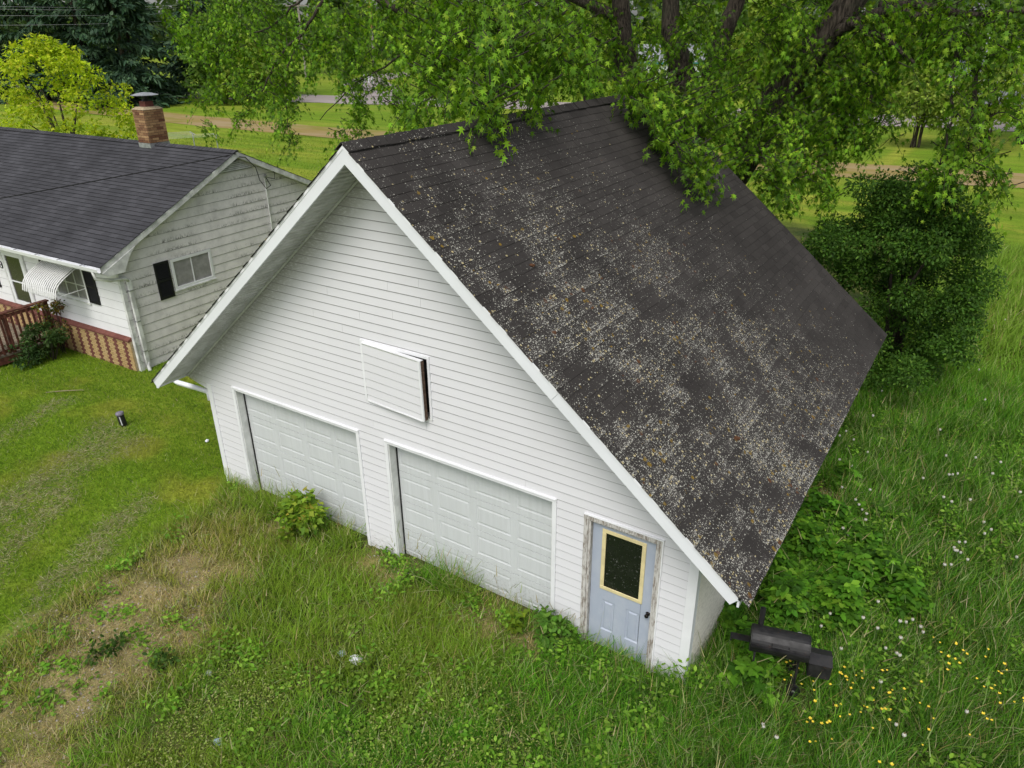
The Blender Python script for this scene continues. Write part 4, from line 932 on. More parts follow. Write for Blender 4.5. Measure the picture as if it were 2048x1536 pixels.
def spruce(label, x, y, h, r, n=5200):
    t = thing('spruce', label, 'tree', (x, y, 0), 0, 'dark spruces beyond the house')
    nb_ = 120; z = h*(.06+.93*rng.random(nb_)**1.15); L = r*(1-z/h)**.8*rng.uniform(.75, 1.1, nb_)+.25; az = rng.uniform(0, 6.283, nb_)
    k = rng.choice(nb_, n, p=L/L.sum()); f = rng.random(n)**.7
    P = np.stack([np.cos(az[k])*L[k]*f, np.sin(az[k])*L[k]*f, z[k]-.35*L[k]*f**1.2+.12*L[k]*f**3], 1); sp = .16*L[k]*(1.15-f)+.12
    P += np.stack([-np.sin(az[k]), np.cos(az[k]), np.zeros(n)], 1)*(rng.uniform(-1, 1, n)*sp*1.6)[:, None]+rng.normal(0, .08, (n, 3))
    out = np.stack([np.cos(az[k]), np.sin(az[k]), np.zeros(n)], 1); T = unit(out*.7+np.array([0, 0, -.55])+rng.normal(0, .4, (n, 3)))
    Nn = unit(np.array([0, 0, 1.])+rng.normal(0, .4, (n, 3)))
    col = leafcols(n, [(.022, .05, .026), (.038, .078, .036), (.06, .11, .052)], [.45, .38, .17])*(.8+.5*f)[:, None]
    me = scatter('crown', OVAL[0], OVAL[1], P, frames(T, Nn), np.stack([rng.uniform(.45, .9, n)*.8, rng.uniform(.6, 1.15, n), rng.uniform(.5, 1, n)], 1), col); link('crown', me, M_NEEDLE, t)
    obj('trunk', MB().tube([(0, 0, -.3), (0, 0, h*.5), (0, 0, h*.98)], [.32, .2, .03], 8), M_BARK, t, True)
spruce('dark spruce nearest the brick chimney', -80.5, 46.5, 20, 5.8, 7500); spruce('tall dark spruce right behind the yellow green tree', -88.5, 46.5, 23, 6.2, 7500)
spruce('dark spruce left of the yellow green tree at the edge', -98, 46, 22, 6.2, 6500); spruce('spruce at the far left edge with wires before it', -107, 43, 20, 6, 5000)
spruce('spruce in the second row above the yellow green tree', -97, 58, 25, 6.5, 5000); spruce('spruce in the second row above the chimney', -84, 60, 24, 6.5, 5000)
GA = [(.07, .14, .022), (.1, .19, .028), (.15, .25, .035)]; GB = [(.09, .16, .045), (.13, .21, .06), (.17, .25, .07)]; GC = [(.15, .24, .025), (.21, .3, .035), (.26, .34, .05)]
far_trees = [  # x, y, h, r, palette, label
    (-73, 53.5, 9, 4.2, GA, 'mid green bushy tree at the end of the spruce row'), (-68.5, 54.5, 6.5, 3.4, GC, 'bright green small tree between spruces and the side road'), (-76, 62, 14, 5, GA, 'taller green tree behind the bushy tree by the spruces'),
    (-104, 108, 17, 6.5, GB, 'pale green tree behind the far left utility pole'), (-92, 116, 16, 6, GC, 'light green tree right of the far left utility pole'), (-116, 100, 18, 7, GA, 'green tree left of the far utility pole'), (-78, 118, 18, 7, GB, 'pale tree beyond the side road bend'),
    (-66, 106, 15, 6, GA, 'green tree right of the orange topped pole'), (-54, 112, 17, 6.5, GC, 'light tree beyond the gravel road, middle of the view'), (-40, 120, 18, 7, GB, 'pale tree above the garage ridge'), (-24, 116, 17, 7, GA, 'green tree behind the maple trunks'),
    (-20, 88, 11, 4.5, GC, 'yellow green tree seen between the maple trunks'), (-8, 124, 18, 7, GB, 'pale tree right of the maple limbs'), (-7, 84, 9, 4, GC, 'bright tree beyond the right road edge'), (13, 130, 16, 7, GB, 'pale tree behind the far grey roof'), (26, 118, 15, 6.5, GA, 'green tree at the far right edge')]
for x, y, h, r, pal, lab in far_trees: leafy_tree('leafy_tree', lab, x, y, h, r, pal, 2300, .8 if y > 80 else .5, 'trees beyond the roads', .12)
def willow(label, x, y, h, r):
    t = leafy_tree('willow_bush', label, x, y, h, r, [(.24, .33, .05), (.3, .38, .07), (.18, .27, .04)], 4200, .3, 'willow bushes by the far road', .32, OVAL, .06, 40, cat='bush', stems=9); return t
willow('pale green willow bush leafy to the ground', .9, 54.5, 5.2, 2.3); willow('pale green willow bush on bare thin stems', 5.0, 55, 5.6, 2.3)
leafy_tree('roadside_tree', 'tree with a stout bare trunk at the right edge by the far road', 7.2, 60, 12, 4.5, GA, 1800, .6, None, .5, trunk_r=.45)
# far wood
cs = [(x, 150+30*vnoise(x*.05, 2, 3)+random.uniform(0, 40), random.uniform(2, 17)) for x in np.arange(-460, 150, 4.2) for _ in range(3)]
fw = bush('far_wood', None, cs, [random.uniform(4, 6.5) for _ in cs], 17000, 2.5, [(.05, .09, .03), (.075, .125, .04), (.1, .15, .05)], CLUMP, squash=.9, shell=.5); tag(fw, 'far green wood closing the view behind the roads', 'wood', kind='stuff')

# --- plants near the walls
def clump_plant(name, label, cat, x, y, h, r, n, size, pal, tpl=LOBE, group=None, stems=5, pw=None):
    z0 = float(gz(x, y)); t = thing(name, label, cat, (x, y, z0), 0, group); cs = [(r*.8*math.sqrt(random.random())*math.cos(a), r*.8*math.sqrt(random.random())*math.sin(a), h*random.uniform(.2, .95)) for a in [random.uniform(0, 6.28) for _ in range(14)]]
    bush('leaves', t, cs, [r*random.uniform(.22, .42) for _ in cs], n, size, pal, tpl, pw=pw, shell=.2)
    m = MB()
    for i in range(stems): c = np.array(cs[i]); limb(m, [(c[0]*.2, c[1]*.2, -.05), c*np.array([.7, .7, .55]), c], .012, .004, n=5, sides=5, wob=.005)
    obj('stems', m, M_TWIG, t); return t
clump_plant('maple_sapling', 'bushy bright green sapling growing in front of the left garage door', 'sapling', -2.1, -.42, .75, .45, 520, .12, [(.2, .32, .03), (.27, .36, .04), (.13, .23, .025), (.36, .3, .05)], LOBE, pw=[.4, .28, .25, .07])
clump_plant('small_sapling', 'small lime green seedling at the right garage door corner', 'sapling', 2.22, -.25, .28, .2, 40, .13, [(.2, .28, .02), (.15, .23, .02)])
clump_plant('nettle_clump', 'leafy green weed clump between right garage door and blue door', 'weed', 2.8, -.22, .5, .3, 420, .1, [(.09, .2, .025), (.13, .26, .035)], OVAL, stems=10)
for (u, v, s, lab) in [(690, 1375, .3, 'lime green weed patch left of the paper scrap below'), (770, 1415, .26, 'lime weed right of the lime patch in the low meadow'), (215, 1310, .28, 'dark green tuft alone in the dry patch'), (330, 1330, .2, 'small green tuft at the right of the dry patch'), (985, 1430, .22, 'lime green weed in the low meadow, furthest right')]:
    p = ong(u, v); clump_plant('weed', lab, 'weed', p[0], p[1], .22, s, 130, .07, [(.12, .2, .02), (.17, .26, .03)] if 'lime' in lab else [(.04, .085, .014), (.06, .12, .02)], OVAL, 'low weeds in the meadow', 3)
p = hw(-2.75, -.75, 0); clump_plant('garden_shrub', 'leafy green shrub with bare canes against the brick skirt', 'shrub', p[0], p[1], 1.0, .62, 1500, .085, [(.045, .085, .022), (.065, .115, .03)], OVAL, 'shrubs beside the deck', 9)
p = hw(-3.0, -.3, 0); clump_plant('garden_shrub', 'tall shrub with yellow and reddish leaves at the deck railing end', 'shrub', p[0], p[1], 1.45, .42, 600, .08, [(.22, .17, .02), (.07, .11, .025), (.14, .08, .045)], OVAL, 'shrubs beside the deck', 8)
p = hw(-2.95, -1.35, 0); clump_plant('garden_shrub', 'low dark green plant in front of the deck rim', 'shrub', p[0], p[1], .6, .5, 700, .08, [(.035, .075, .02), (.05, .1, .025)], OVAL, 'shrubs beside the deck', 6)
p = hw(-3.75, -1.9, .3); clump_plant('garden_shrub', 'thin green plant growing behind the deck railing', 'shrub', p[0], p[1], 1.5, .32, 260, .08, [(.06, .12, .025), (.09, .15, .03)], OVAL, 'shrubs beside the deck', 6)

# ------------------------------------------------------------------ grass
def in_building(x, y):
    g = (np.abs(x) < GW+.02) & (y > -.03) & (y < DW); c, s = math.cos(-PSI), math.sin(-PSI)
    a = (x-HX)*c-(y-HY)*s; b = (x-HX)*s+(y-HY)*c; return g | ((a < .03) & (a > -HLEN) & (b > -.05) & (b < 8)) | ((a < -3.3) & (a > -7.2) & (b < 0) & (b > -2.6))
def sample(n, x0, x1, y0, y1):
    x, y = rng.uniform(x0, x1, n), rng.uniform(y0, y1, n); z = gz(x, y); k = inview(np.stack([x, y, z], 1), 260) & ~in_building(x, y); return x[k], y[k], z[k]
def blades(name, x, y, z, h, wd, col, lean, mat=M_GRASS, tpl=BLADE5, wind=(.55, -.25)):
    n = len(x); az = rng.uniform(0, 6.283, n); up = np.stack([np.cos(az)*lean+wind[0]*lean, np.sin(az)*lean+wind[1]*lean, np.ones(n)], 1); T = unit(up)
    Nn = unit(np.stack([np.cos(az), np.sin(az), rng.uniform(-.2, .2, n)], 1)); S = np.stack([wd, h, h*rng.uniform(.4, 1.9, n)], 1)
    me = scatter(name, tpl[0], tpl[1], np.stack([x, y, z-.01], 1), frames(T, Nn), S, col)
    return link(name, me, mat)
# meadow
def meadow(name, n, box, hs=1., wmul=1.):
    x, y, z = sample(n, *box); lw, dr = lawn_mask(x, y), dry_mask(x, y); keep = (rng.random(len(x)) > lw) & (rng.random(len(x)) > .5*dr*(.4+1.2*vnoise(x*4, y*4, 64))) & (rng.random(len(x)) < .35+1.1*(vnoise(x*3.1, y*3.1, 61)*.55+vnoise(x*7.3, y*7.3, 62)*.45)) & (np.hypot(x-5.9, y-.5) > .3)
    x, y, z, dr = x[keep], y[keep], z[keep], dr[keep]; m = len(x); h = height_map(x, y)*rng.uniform(.45, 1.35, m)*hs
    tuft = vnoise(x*3.1, y*3.1, 61)*.55+vnoise(x*7.3, y*7.3, 62)*.45; h = h*(.5+1.0*tuft)
    c = leafcols(m, [(.07, .21, .016), (.11, .29, .018), (.19, .38, .03), (.3, .38, .13)], [.36, .34, .2, .1], .3)*(.5+.95*fbm(x*1.9, y*1.9, 63))[:, None]
    shade_tint = sst(x, 2.5, 5.5)[:, None]*sst(12-y, 0, 4)[:, None]; c = c*(1-shade_tint*np.array([.14, .16, .0]))  # shade beside the garage painted into the blade colours
    warm = sst(fbm(x*.6, y*.6, 41)-.05*(x-1), .42, .66)[:, None]*sst(6-x, 0, 4)[:, None]; c = c*(1-.45*warm)+np.array([.3, .36, .04])*.45*warm*rng.uniform(.7, 1.25, (m, 1))
    sun_tint = sst(y, 11, 16)[:, None]*sst(x, 3, 5)[:, None]; c = c*(1-.6*sun_tint)+np.array([.26, .38, .05])*.6*sun_tint  # sunlight on the field beyond, painted as a lighter blade colour
    ring = sst(2.0-np.hypot((x+2.75+.22*(y+3.4))/1.1, (y+3.6)/2.1)+(fbm(x*1.4, y*1.4, 71)-.5)*1.6, .1, 1.)[:, None]*sst(x, -4.3, -3.9)[:, None]; c = c*(1-.6*ring)+np.array([.34, .33, .06])*.6*ring
    straw = (rng.random(m) < .06+.3*ring[:, 0]+.5*dr)[:, None]; c = np.where(straw, leafcols(m, [(.46, .37, .18), (.4, .32, .12), (.5, .43, .26), (.3, .31, .1)]), c)
    wd = rng.uniform(.006, .0125, m)*wmul
    return tag(blades(name, x, y, z, h, wd, c, rng.uniform(.1, .62, m)), None, None, None, 'stuff')
def lab(o, l, c='grass'): o['label'] = l; o['category'] = c; return o
lab(meadow('tall_grass', 270000, (-4.9, 9.6, -6.4, 3.2)), 'unmown green grass before and beside the garage doors')
lab(meadow('field_grass', 82000, (4.5, 10.5, 3.2, 13.5), 1.15, 1.25), 'tall dark grass along the right side of the garage')
lab(meadow('bright_field_grass', 42000, (4.2, 11.5, 13.5, 30), 1.25, 2.2), 'tall bright grass of the field behind the shrub')
# long arching blades and seed stalks
x, y, z = sample(9000, -4.6, 9.4, -6, 12); k = (rng.random(len(x)) > lawn_mask(x, y)) & (dry_mask(x, y) < .3) & (np.hypot(x-5.9, y-.5) > .25); x, y, z = x[k], y[k], z[k]; m = len(x)
o = blades('long_grass', x, y, z, height_map(x, y)*rng.uniform(1.1, 1.75, m), rng.uniform(.008, .014, m), leafcols(m, [(.2, .32, .08), (.27, .36, .13), (.36, .37, .18)], [.5, .3, .2]), rng.uniform(.3, .9, m)); tag(o, 'long pale arching grass blades standing above the meadow', 'grass', kind='stuff')
SEED = ([(-.12, 0, 0), (.12, 0, 0), (.1, .75, .06), (-.1, .75, .06), (-.9, .78, .07), (.9, .78, .07), (.5, .95, .14), (0, 1.0, .17), (-.5, .95, .14)], [(0, 1, 2, 3), (4, 5, 6, 7, 8)])
x, y, z = sample(2200, -4.4, 9, -5.5, 9); k = (rng.random(len(x)) > lawn_mask(x, y)); x, y, z = x[k], y[k], z[k]; m = len(x)
o = blades('seed_stalks', x, y, z, rng.uniform(.4, .62, m)*(.6+.8*height_map(x, y)/.34), rng.uniform(.004, .009, m), leafcols(m, [(.38, .33, .18), (.33, .32, .15), (.26, .32, .12)]), rng.uniform(.08, .4, m), tpl=SEED); tag(o, 'straw coloured grass seed stalks scattered through the meadow', 'grass', kind='stuff')
x, z0 = rng.uniform(-.25, 3.0, 150), 0; x = np.concatenate([x, rng.uniform(-3.8, -1, 60)]); y = rng.uniform(-.3, -.06, len(x)); m = len(x)
o = blades('doorway_stalks', x, y, gz(x, y), rng.uniform(.3, .75, m), rng.uniform(.004, .008, m), leafcols(m, [(.3, .28, .15), (.22, .28, .08), (.36, .31, .18)]), rng.uniform(.05, .3, m), tpl=SEED); tag(o, 'thin seeding grass stalks rising against the garage doors', 'grass', kind='stuff')
x, y, z = sample(150000, -4.6, 6, -6.2, 6.5); k = rng.random(len(x)) < dry_mask(x, y)*.9; x, y, z = x[k], y[k], z[k]; m = len(x)
o = blades('dry_grass', x, y, z, rng.uniform(.03, .12, m)*(.5+vnoise(x*5, y*5, 66)), rng.uniform(.005, .009, m), leafcols(m, [(.5, .4, .19), (.42, .33, .14), (.56, .48, .3), (.3, .34, .08), (.2, .28, .05)], [.3, .25, .15, .18, .12])*(.7+.6*vnoise(x*3, y*3, 67))[:, None], rng.uniform(.4, 2.2, m), tpl=([(-.5, 0, 0), (.5, 0, 0), (0, 1, .3)], [(0, 1, 2)])); tag(o, 'short straw coloured dry grass on the bare drive patch', 'grass', kind='stuff')
# weedy low cover in the meadow front
x, y, z = sample(52000, -1.5, 5.2, -6.2, -1.4); k = rng.random(len(x)) < sst(fbm(x*.9+3, y*.9, 23), .34, .6); x, y, z = x[k], y[k], z[k]; m = len(x); az = rng.uniform(0, 6.28, m)
T = unit(np.stack([np.cos(az), np.sin(az), rng.uniform(-.2, .7, m)], 1)); Nn = unit(np.array([0, 0, 1.])+rng.normal(0, .4, (m, 3)))
me = scatter('low_weeds', OVAL[0], OVAL[1], np.stack([x, y, z+rng.uniform(.03, .2, m)], 1), frames(T, Nn), rng.uniform(.016, .04, m), leafcols(m, [(.22, .3, .05), (.3, .36, .09), (.14, .22, .035), (.38, .4, .16)], [.35, .28, .25, .12])); tag(link('low_weeds', me, M_GRASS), 'low yellow green weeds spread through the front meadow', 'weeds', kind='stuff')
# broad leaved weeds among the grass
cx, cy, cz_ = sample(1500, -4.4, 9.2, -6, 10); k = (lawn_mask(cx, cy) < .2) & (vnoise(cx*.9, cy*.9, 81) > .42); cx, cy, cz_ = cx[k], cy[k], cz_[k]; q = rng.integers(0, len(cx), 17000); m = len(q)
hh = height_map(cx, cy)[q]*rng.uniform(.3, 1.05, m); x, y, z = cx[q]+rng.normal(0, .09, m), cy[q]+rng.normal(0, .09, m), cz_[q]+hh; az = rng.uniform(0, 6.28, m)
k = ~in_building(x, y) & (np.hypot(x-5.9, y-.5) > .28); x, y, z, az, q = x[k], y[k], z[k], az[k], q[k]; m = len(x); T = unit(np.stack([np.cos(az), np.sin(az), rng.uniform(-.5, .5, m)], 1)); Nn = unit(np.array([0, 0, 1.])+rng.normal(0, .4, (m, 3)))
hue = rng.uniform(.75, 1.3, (len(cx), 1))[q]; me = scatter('broad_weeds', OVAL[0], OVAL[1], np.stack([x, y, z], 1), frames(T, Nn), rng.uniform(.035, .09, m), leafcols(m, [(.11, .25, .02), (.17, .33, .03), (.24, .4, .05)])*hue); tag(link('broad_weeds', me, M_LEAF), 'broad leaved green weeds mixed into the tall grass', 'weeds', kind='stuff')
# mown lawn
TRI = ([(-.5, 0, 0), (.5, 0, 0), (0, 1, .3)], [(0, 1, 2)])
def lawn(name, n, box, hh, wmul):
    x, y, z = sample(n, *box); k = rng.random(len(x)) < lawn_mask(x, y); x, y, z = x[k], y[k], z[k]; m = len(x); cl = clip_mask(x, y)
    pat = sst(fbm(x*.55+y*.35, y*.8-x*.3, 31), .48, .72)[:, None]
    c = leafcols(m, [(.11, .21, .012), (.155, .26, .014), (.22, .32, .022), (.065, .135, .01)]); c = c*(1-.6*pat)+np.array([.33, .32, .05])*.6*pat*rng.uniform(.7, 1.2, (m, 1))
    dead = (rng.random(m) < .04+.62*cl)[:, None]; c = np.where(dead, leafcols(m, [(.27, .27, .12), (.2, .21, .07), (.36, .34, .2)]), c)
    o = blades(name, x, y, z+.06*cl*rng.random(m), hh*rng.uniform(.5, 1.4, m)*(1+.2*cl), rng.uniform(.006, .011, m)*wmul, c, rng.uniform(.2, .9, m)+1.6*cl, tpl=TRI); return tag(o, None, 'grass', kind='stuff')
lawn('lawn_grass', 190000, (-15, -4.2, -5.6, 4), .075, 1.3)['label'] = 'mown lawn between the house and the garage'
lawn('back_lawn_grass', 60000, (-50, -4.4, 10, 37), .12, 4.)['label'] = 'mown yellow green lawn behind the house'
# vine-like ground cover beside the right wall
x, y = rng.uniform(4.66, 7.4, 6800), rng.uniform(.1, 6.2, 6800)
e = sst(1.0-np.hypot((x-5.35-.1*(y-2))/1.2, (y-2.6)/2.5)+(fbm(x*1.3, y*1.3, 51)-.5)*1.9, -.15, .6); k = (rng.random(len(x)) < e) & (np.hypot(x-5.9, y-.5) > .28); x, y = x[k], y[k]; m = len(x)
zz = gz(x, y)+.1+.62*vnoise(x*2.6, y*2.6, 52)*e[k]+rng.uniform(-.08, .12, m); Ps, Ts = [], []
for q in range(5):
    a = rng.uniform(0, 6.28, m) if q == 0 else a+6.283/5.6; Ts.append(unit(np.stack([np.cos(a), np.sin(a), rng.uniform(-.5, .25, m)], 1))); Ps.append(np.stack([x, y, zz], 1))
P, T = np.concatenate(Ps), np.concatenate(Ts); Nn = unit(np.array([0, 0, 1.])+rng.normal(0, .3, P.shape)); cc = np.tile(leafcols(m, [(.07, .19, .014), (.11, .27, .02), (.18, .36, .03), (.045, .12, .012)], [.35, .3, .15, .2], .3), (5, 1))
me = scatter('ground_cover', OVAL[0], OVAL[1], P, frames(T, Nn), rng.uniform(.07, .16, len(P)), cc); tag(link('ground_cover', me, M_LEAF), 'broad leaved green creeper covering the ground by the smoker', 'creeper', kind='stuff')
# gravel and dead stems in the dry patch
PEB = ([(-.5, -.4, 0), (.5, -.45, 0), (.4, .5, 0), (-.45, .4, 0), (0, 0, .5)], [(0, 1, 4), (1, 2, 4), (2, 3, 4), (3, 0, 4)])
x, y, z = sample(42000, -4.5, 6, -6, 6.5); k = rng.random(len(x)) < dry_mask(x, y)*.8; x, y, z = x[k], y[k], z[k]; k = rng.random(len(x)) < .45; x, y, z = x[k], y[k], z[k]; m = len(x); a = rng.uniform(0, 6.28, m)
me = scatter('gravel', PEB[0], PEB[1], np.stack([x, y, z], 1), frames(np.stack([np.cos(a), np.sin(a), np.zeros(m)], 1), np.tile([0, 0, 1.], (m, 1))), rng.uniform(.012, .035, m), leafcols(m, [(.3, .27, .25), (.36, .31, .27), (.22, .18, .16)])); tag(link('gravel', me, plain('pebble', (.3, .27, .24), .9) if False else foliage('pebble', 0., .9)), 'grey pebbles in the bare dry patches', 'gravel', kind='stuff')

# ------------------------------------------------------------------ flowers, one by one
stem = MB().tube([(0, 0, 0), (.01, .005, .16), (.0, .0, .32)], .004, 5).mesh('stem'); stem.materials.append(plain('flower_stem', (.1, .15, .05), .7))
hb = MB(); hb.lathe([(.005, -.023), (.017, -.018), (.025, 0), (.017, .018), (.005, .023)], 9); head = hb.mesh('seed_head'); head.shade_smooth(); head.materials.append(plain('dandelion_fluff', (.52, .52, .45), .95, .4, 120, .1))
hc = MB().lathe([(.003, .0), (.011, .004), (.009, .01), (.002, .012)], 7).mesh('seed_core'); hc.materials.append(plain('dandelion_core', (.2, .15, .07), .9))
DAN = [(1915,948),(1985,948),(1903,1004),(1898,950),(1905,950),(2001,925),(1951,916),(1892,912),(1740,980),(1887,995),(1940,1000),(1930,1085),(1982,1060),(1703,932),(1711,1000),(1718,1010),(1724,1020),(1733,1028),(1731,1040),(1684,975),(1679,920),(1690,928),(1679,872),(1692,863),(1707,880),(1746,832),(1763,782),(1846,957),(1921,1106),(1908,1096),(1910,1101),(1935,1120),(1914,1102),(1918,1085),(2033,1115),(1889,1130),(1967,1045),(1969,1068),(1686,1057),(1697,1071),(1704,1075),(1600,1185),(1683,1210),(1726,1236),(1755,1257),(1756,1204),(1800,1243),(1825,1240),(1841,1254),(1846,1265),(1812,1245),(1771,1297),(1793,1307),(1799,1311),(1682,1298),(1801,1276),(1526,1449),(1527,1454),(1553,1475),(1792,1450),(1808,1471),(1933,1424),(1761,1364),(1830,720),(1902,1130),(2040,985),(1958,740),(2010,640),(1960,560),(1880,860),(1970,800),(1735,905),(1660,1228),(1642,1253),(1580,1010)]
for i, (u, v) in enumerate(DAN):
    p = ong(u, v, .26); z0 = float(gz(p[0], p[1])); t = thing('dandelion', 'white dandelion seed head on a pale stem in the tall grass right of the garage', 'flower', (p[0], p[1], z0), random.uniform(0, 6.28), 'dandelions gone to seed right of the garage')
    s = (.26-z0)/.32; t.scale = (random.uniform(.85, 1.15),)*2+(s,); a = bpy.data.objects.new('stem', stem); COL.objects.link(a); a.parent = t
    b = bpy.data.objects.new('seed_head', head); COL.objects.link(b); b.parent = t; b.location = (0, 0, .33); c = bpy.data.objects.new('seed_core', hc); COL.objects.link(c); c.parent = b; c.location = (0, 0, .019)
bc = MB(); bc.tube([(0, 0, 0), (.008, 0, .3)], .0028, 4); ym = plain('buttercup_yellow', (.8, .6, .05), .5, .1); stm = stem.materials[0]
for k in range(5):
    a = k*1.2566; c_, s_ = math.cos(a), math.sin(a); rt = lambda r, w, z: (.008+r*c_-w*s_, r*s_+w*c_, .3+z)
    bc.add([rt(.0, 0, 0), rt(.012, .009, .006), rt(.022, .006, .012), rt(.022, -.006, .012), rt(.012, -.009, .006)], [(0, 1, 2, 3, 4)])
bm = bc.mesh('buttercup'); bm.materials.append(stm); bm.materials.append(ym)
for p in bm.polygons: p.material_index = 1 if p.center.z > .295 and len(p.vertices) == 5 else 0
BUT = [(1575,1322),(1590,1312),(1597,1318),(1570,1328),(1582,1325),(1603,1308),(1596,1335),(1620,1345),(1640,1350),(1577,1347),(1569,1360),(1650,1338),(1662,1336),(1676,1345),(1683,1342),(1690,1348),(1697,1362),(1694,1357),(1705,1370),(1708,1374),(1722,1360),(1718,1350),(1717,1342),(1765,1345),(1780,1345),(1627,1370),(1630,1375),(1632,1396),(1665,1371),(1605,1372),(1695,1340),(1728,1401),(1744,1373),(1773,1380),(1783,1378),(1785,1386),(1806,1377),(1812,1391),(1792,1399),(1836,1405),(1742,1393),(1674,1409),(1678,1412),(1725,1415),(1735,1420),(1764,1420),(1773,1424),(1791,1427),(1719,1432),(1707,1433),(1686,1437),(1653,1445),(1658,1446),(1649,1452),(1620,1436),(1612,1437),(1627,1438),(1741,1452),(1782,1440),(1858,1437),(1847,1455),(1630,1487),(1626,1484),(1662,1483),(1837,1485),(1786,1527),(1754,1523),(1908,1285),(1912,1287),(1922,1300),(1934,1303),(1964,1312),(1971,1298),(1906,1312),(1898,1308),(1880,1310),(1922,1323),(2003,1325),(1990,1340),(2003,1335),(2000,1351),(1970,1378),(1976,1380),(1996,1378),(2005,1393),(2008,1404),(2025,1405),(2043,1392),(2043,1402),(1970,1430),(1980,1440),(1990,1447),(1868,1280),(1880,1282),(1895,1325),(1848,1365),(1900,1345),(1950,1350),(1860,1420),(1930,1460)]
for u, v in BUT:
    p = ong(u, v, .24); z0 = float(gz(p[0], p[1])); o = bpy.data.objects.new('buttercup', bm); COL.objects.link(o); o.location = (p[0], p[1], z0); o.rotation_euler = (random.uniform(-.15, .15), random.uniform(-.15, .15), random.uniform(0, 6.28)); q = random.uniform(.55, 1.05); o.scale = (q, q, (.24-z0)/.3)
    tag(o, 'small yellow buttercup flower in the grass beside the smoker', 'flower', 'yellow buttercups beside the smoker')

# ------------------------------------------------------------------ small things
# offset smoker
a = math.atan2(.2, .78); gzS = float(gz(5.6, .5)); S = thing('smoker_grill', 'black steel offset smoker with a barrel, side firebox and wheels among the weeds', 'grill', (5.62, .6, gzS+.08), a); S.scale = (.84, .84, .86)
br, hl, zc = .2, .42, .82
def half(a0, a1, r, x0, x1, n=14, th=.004):
    m = MB(); P = []
    for i in range(n+1): t = a0+(a1-a0)*i/n; P.append((math.cos(t), math.sin(t)))
    V = [(x, q*rr, zc+s*rr) for x in (x0, x1) for rr in (r, r-th) for q, s in P]; k = n+1
    F = []
    for i in range(n): F += [(i, i+1, 2*k+i+1, 2*k+i), (k+i, 3*k+i, 3*k+i+1, k+i+1)]
    F += [(0, 2*k, 3*k, k), (n, k+n, 3*k+n, 2*k+n)]
    return m.add(V, F)
obj('barrel', half(math.pi-.25, 2*math.pi+.05, br, -hl, hl), M_IRON, S, False)
for x in (-hl, hl): obj('end_plate', MB().tube([(x-.006, 0, zc), (x+.006, 0, zc)], br+.004, 24), M_IRON, S)
LD = obj('lid', half(-.02, math.pi-.2, br+.008, -hl+.01, hl-.01), M_IRON, S)
obj('lid_lip', MB().box(-hl+.01, hl-.01, -br-.045, -br-.002, zc+.03, zc+.055), M_IRON, LD)
obj('handle', MB().tube([(-.12, -br+.0, zc+.12), (-.12, -br-.05, zc+.12), (.12, -br-.05, zc+.12), (.12, -br+.0, zc+.12)], .009, 6), M_IRON, LD)
obj('chimney_pipe', MB().tube([(-.3, .14, zc+.12), (-.3, .16, zc+.46)], .042, 12), M_IRON, S); obj('side_shelf', MB().box(-hl-.3, -hl-.01, -.1, .02, zc-.02, zc+.0).box(-hl-.3, -hl-.28, -.1, .02, zc-.06, zc-.021), M_IRON, S)
fb = obj('firebox', MB().box(hl+.015, hl+.34, -.17, .17, zc-.36, zc-.1), M_IRON, S); bevel(fb, .012); obj('firebox_lid', MB().prism([(hl+.01, -.18, zc-.099), (hl+.01, 0, zc-.04), (hl+.01, .18, zc-.099)], (.335, 0, 0)), M_IRON, fb)
for x, y_ in ((-hl+.08, -.2), (-hl+.08, .2), (hl-.12, .2), (hl-.12, -.1)): obj('leg', MB().beam((x, y_*.7, zc-.14), (x, y_*1.25, .04), .03, .03), M_IRON, S)
for y_ in (-.14, .3): wh = obj('wheel', MB().tube([(hl-.12, y_-.025, .1), (hl-.12, y_+.025, .1)], .1, 18), M_IRON, S); obj('hub', MB().tube([(hl-.12, y_-.04, .09), (hl-.12, y_+.04, .09)], .022, 8), M_GALV, wh)
for q_ in (-.28, .28): obj('hinge', MB().box(q_-.03, q_+.03, br-.02, br+.016, zc+.03, zc+.1), M_GALV, LD)
obj('axle', MB().tube([(hl-.12, -.33, .09), (hl-.12, .3, .09)], .012, 6), M_IRON, S)
# capped black pipe on the lawn
p = ong(250, 858); z0 = float(gz(p[0], p[1])); t = thing('well_pipe', 'short black capped pipe standing alone on the mown lawn', 'pipe', (p[0], p[1], z0-.05)); t.rotation_euler = (.05, -.06, 0)
obj('casing', MB().lathe([(.075, 0), (.075, .33)], 16), M_IRON, t, False); obj('cap', MB().lathe([(.085, .0), (.088, .03), (.08, .05), (.03, .062)], 16, (0, 0, .33)), plain('cap_metal', (.22, .2, .25), .5, .4, 12), t); obj('white_patch', MB().box(.045, .066, -.062, -.048, .1, .3), M_TRIM, t)
def crumple(name, label, cat, p, s, mat, seed):
    r = np.random.default_rng(seed); bm_ = bmesh.new(); bmesh.ops.create_icosphere(bm_, subdivisions=2, radius=s)
    for v in bm_.verts: v.co = Vector(np.array(v.co)*(1+r.normal(0, .2))*np.array([1, .8, .55]))
    me = bpy.data.meshes.new(name); bm_.to_mesh(me); bm_.free(); o = link(name, me, mat); o.location = (p[0], p[1], float(gz(p[0], p[1]))+s*.6); return tag(o, label, cat)
MPAP = plain('white_plastic', (.75, .76, .8), .5, .1); MBLU = plain('faded_blue_plastic', (.35, .45, .5), .5, .3, 30)
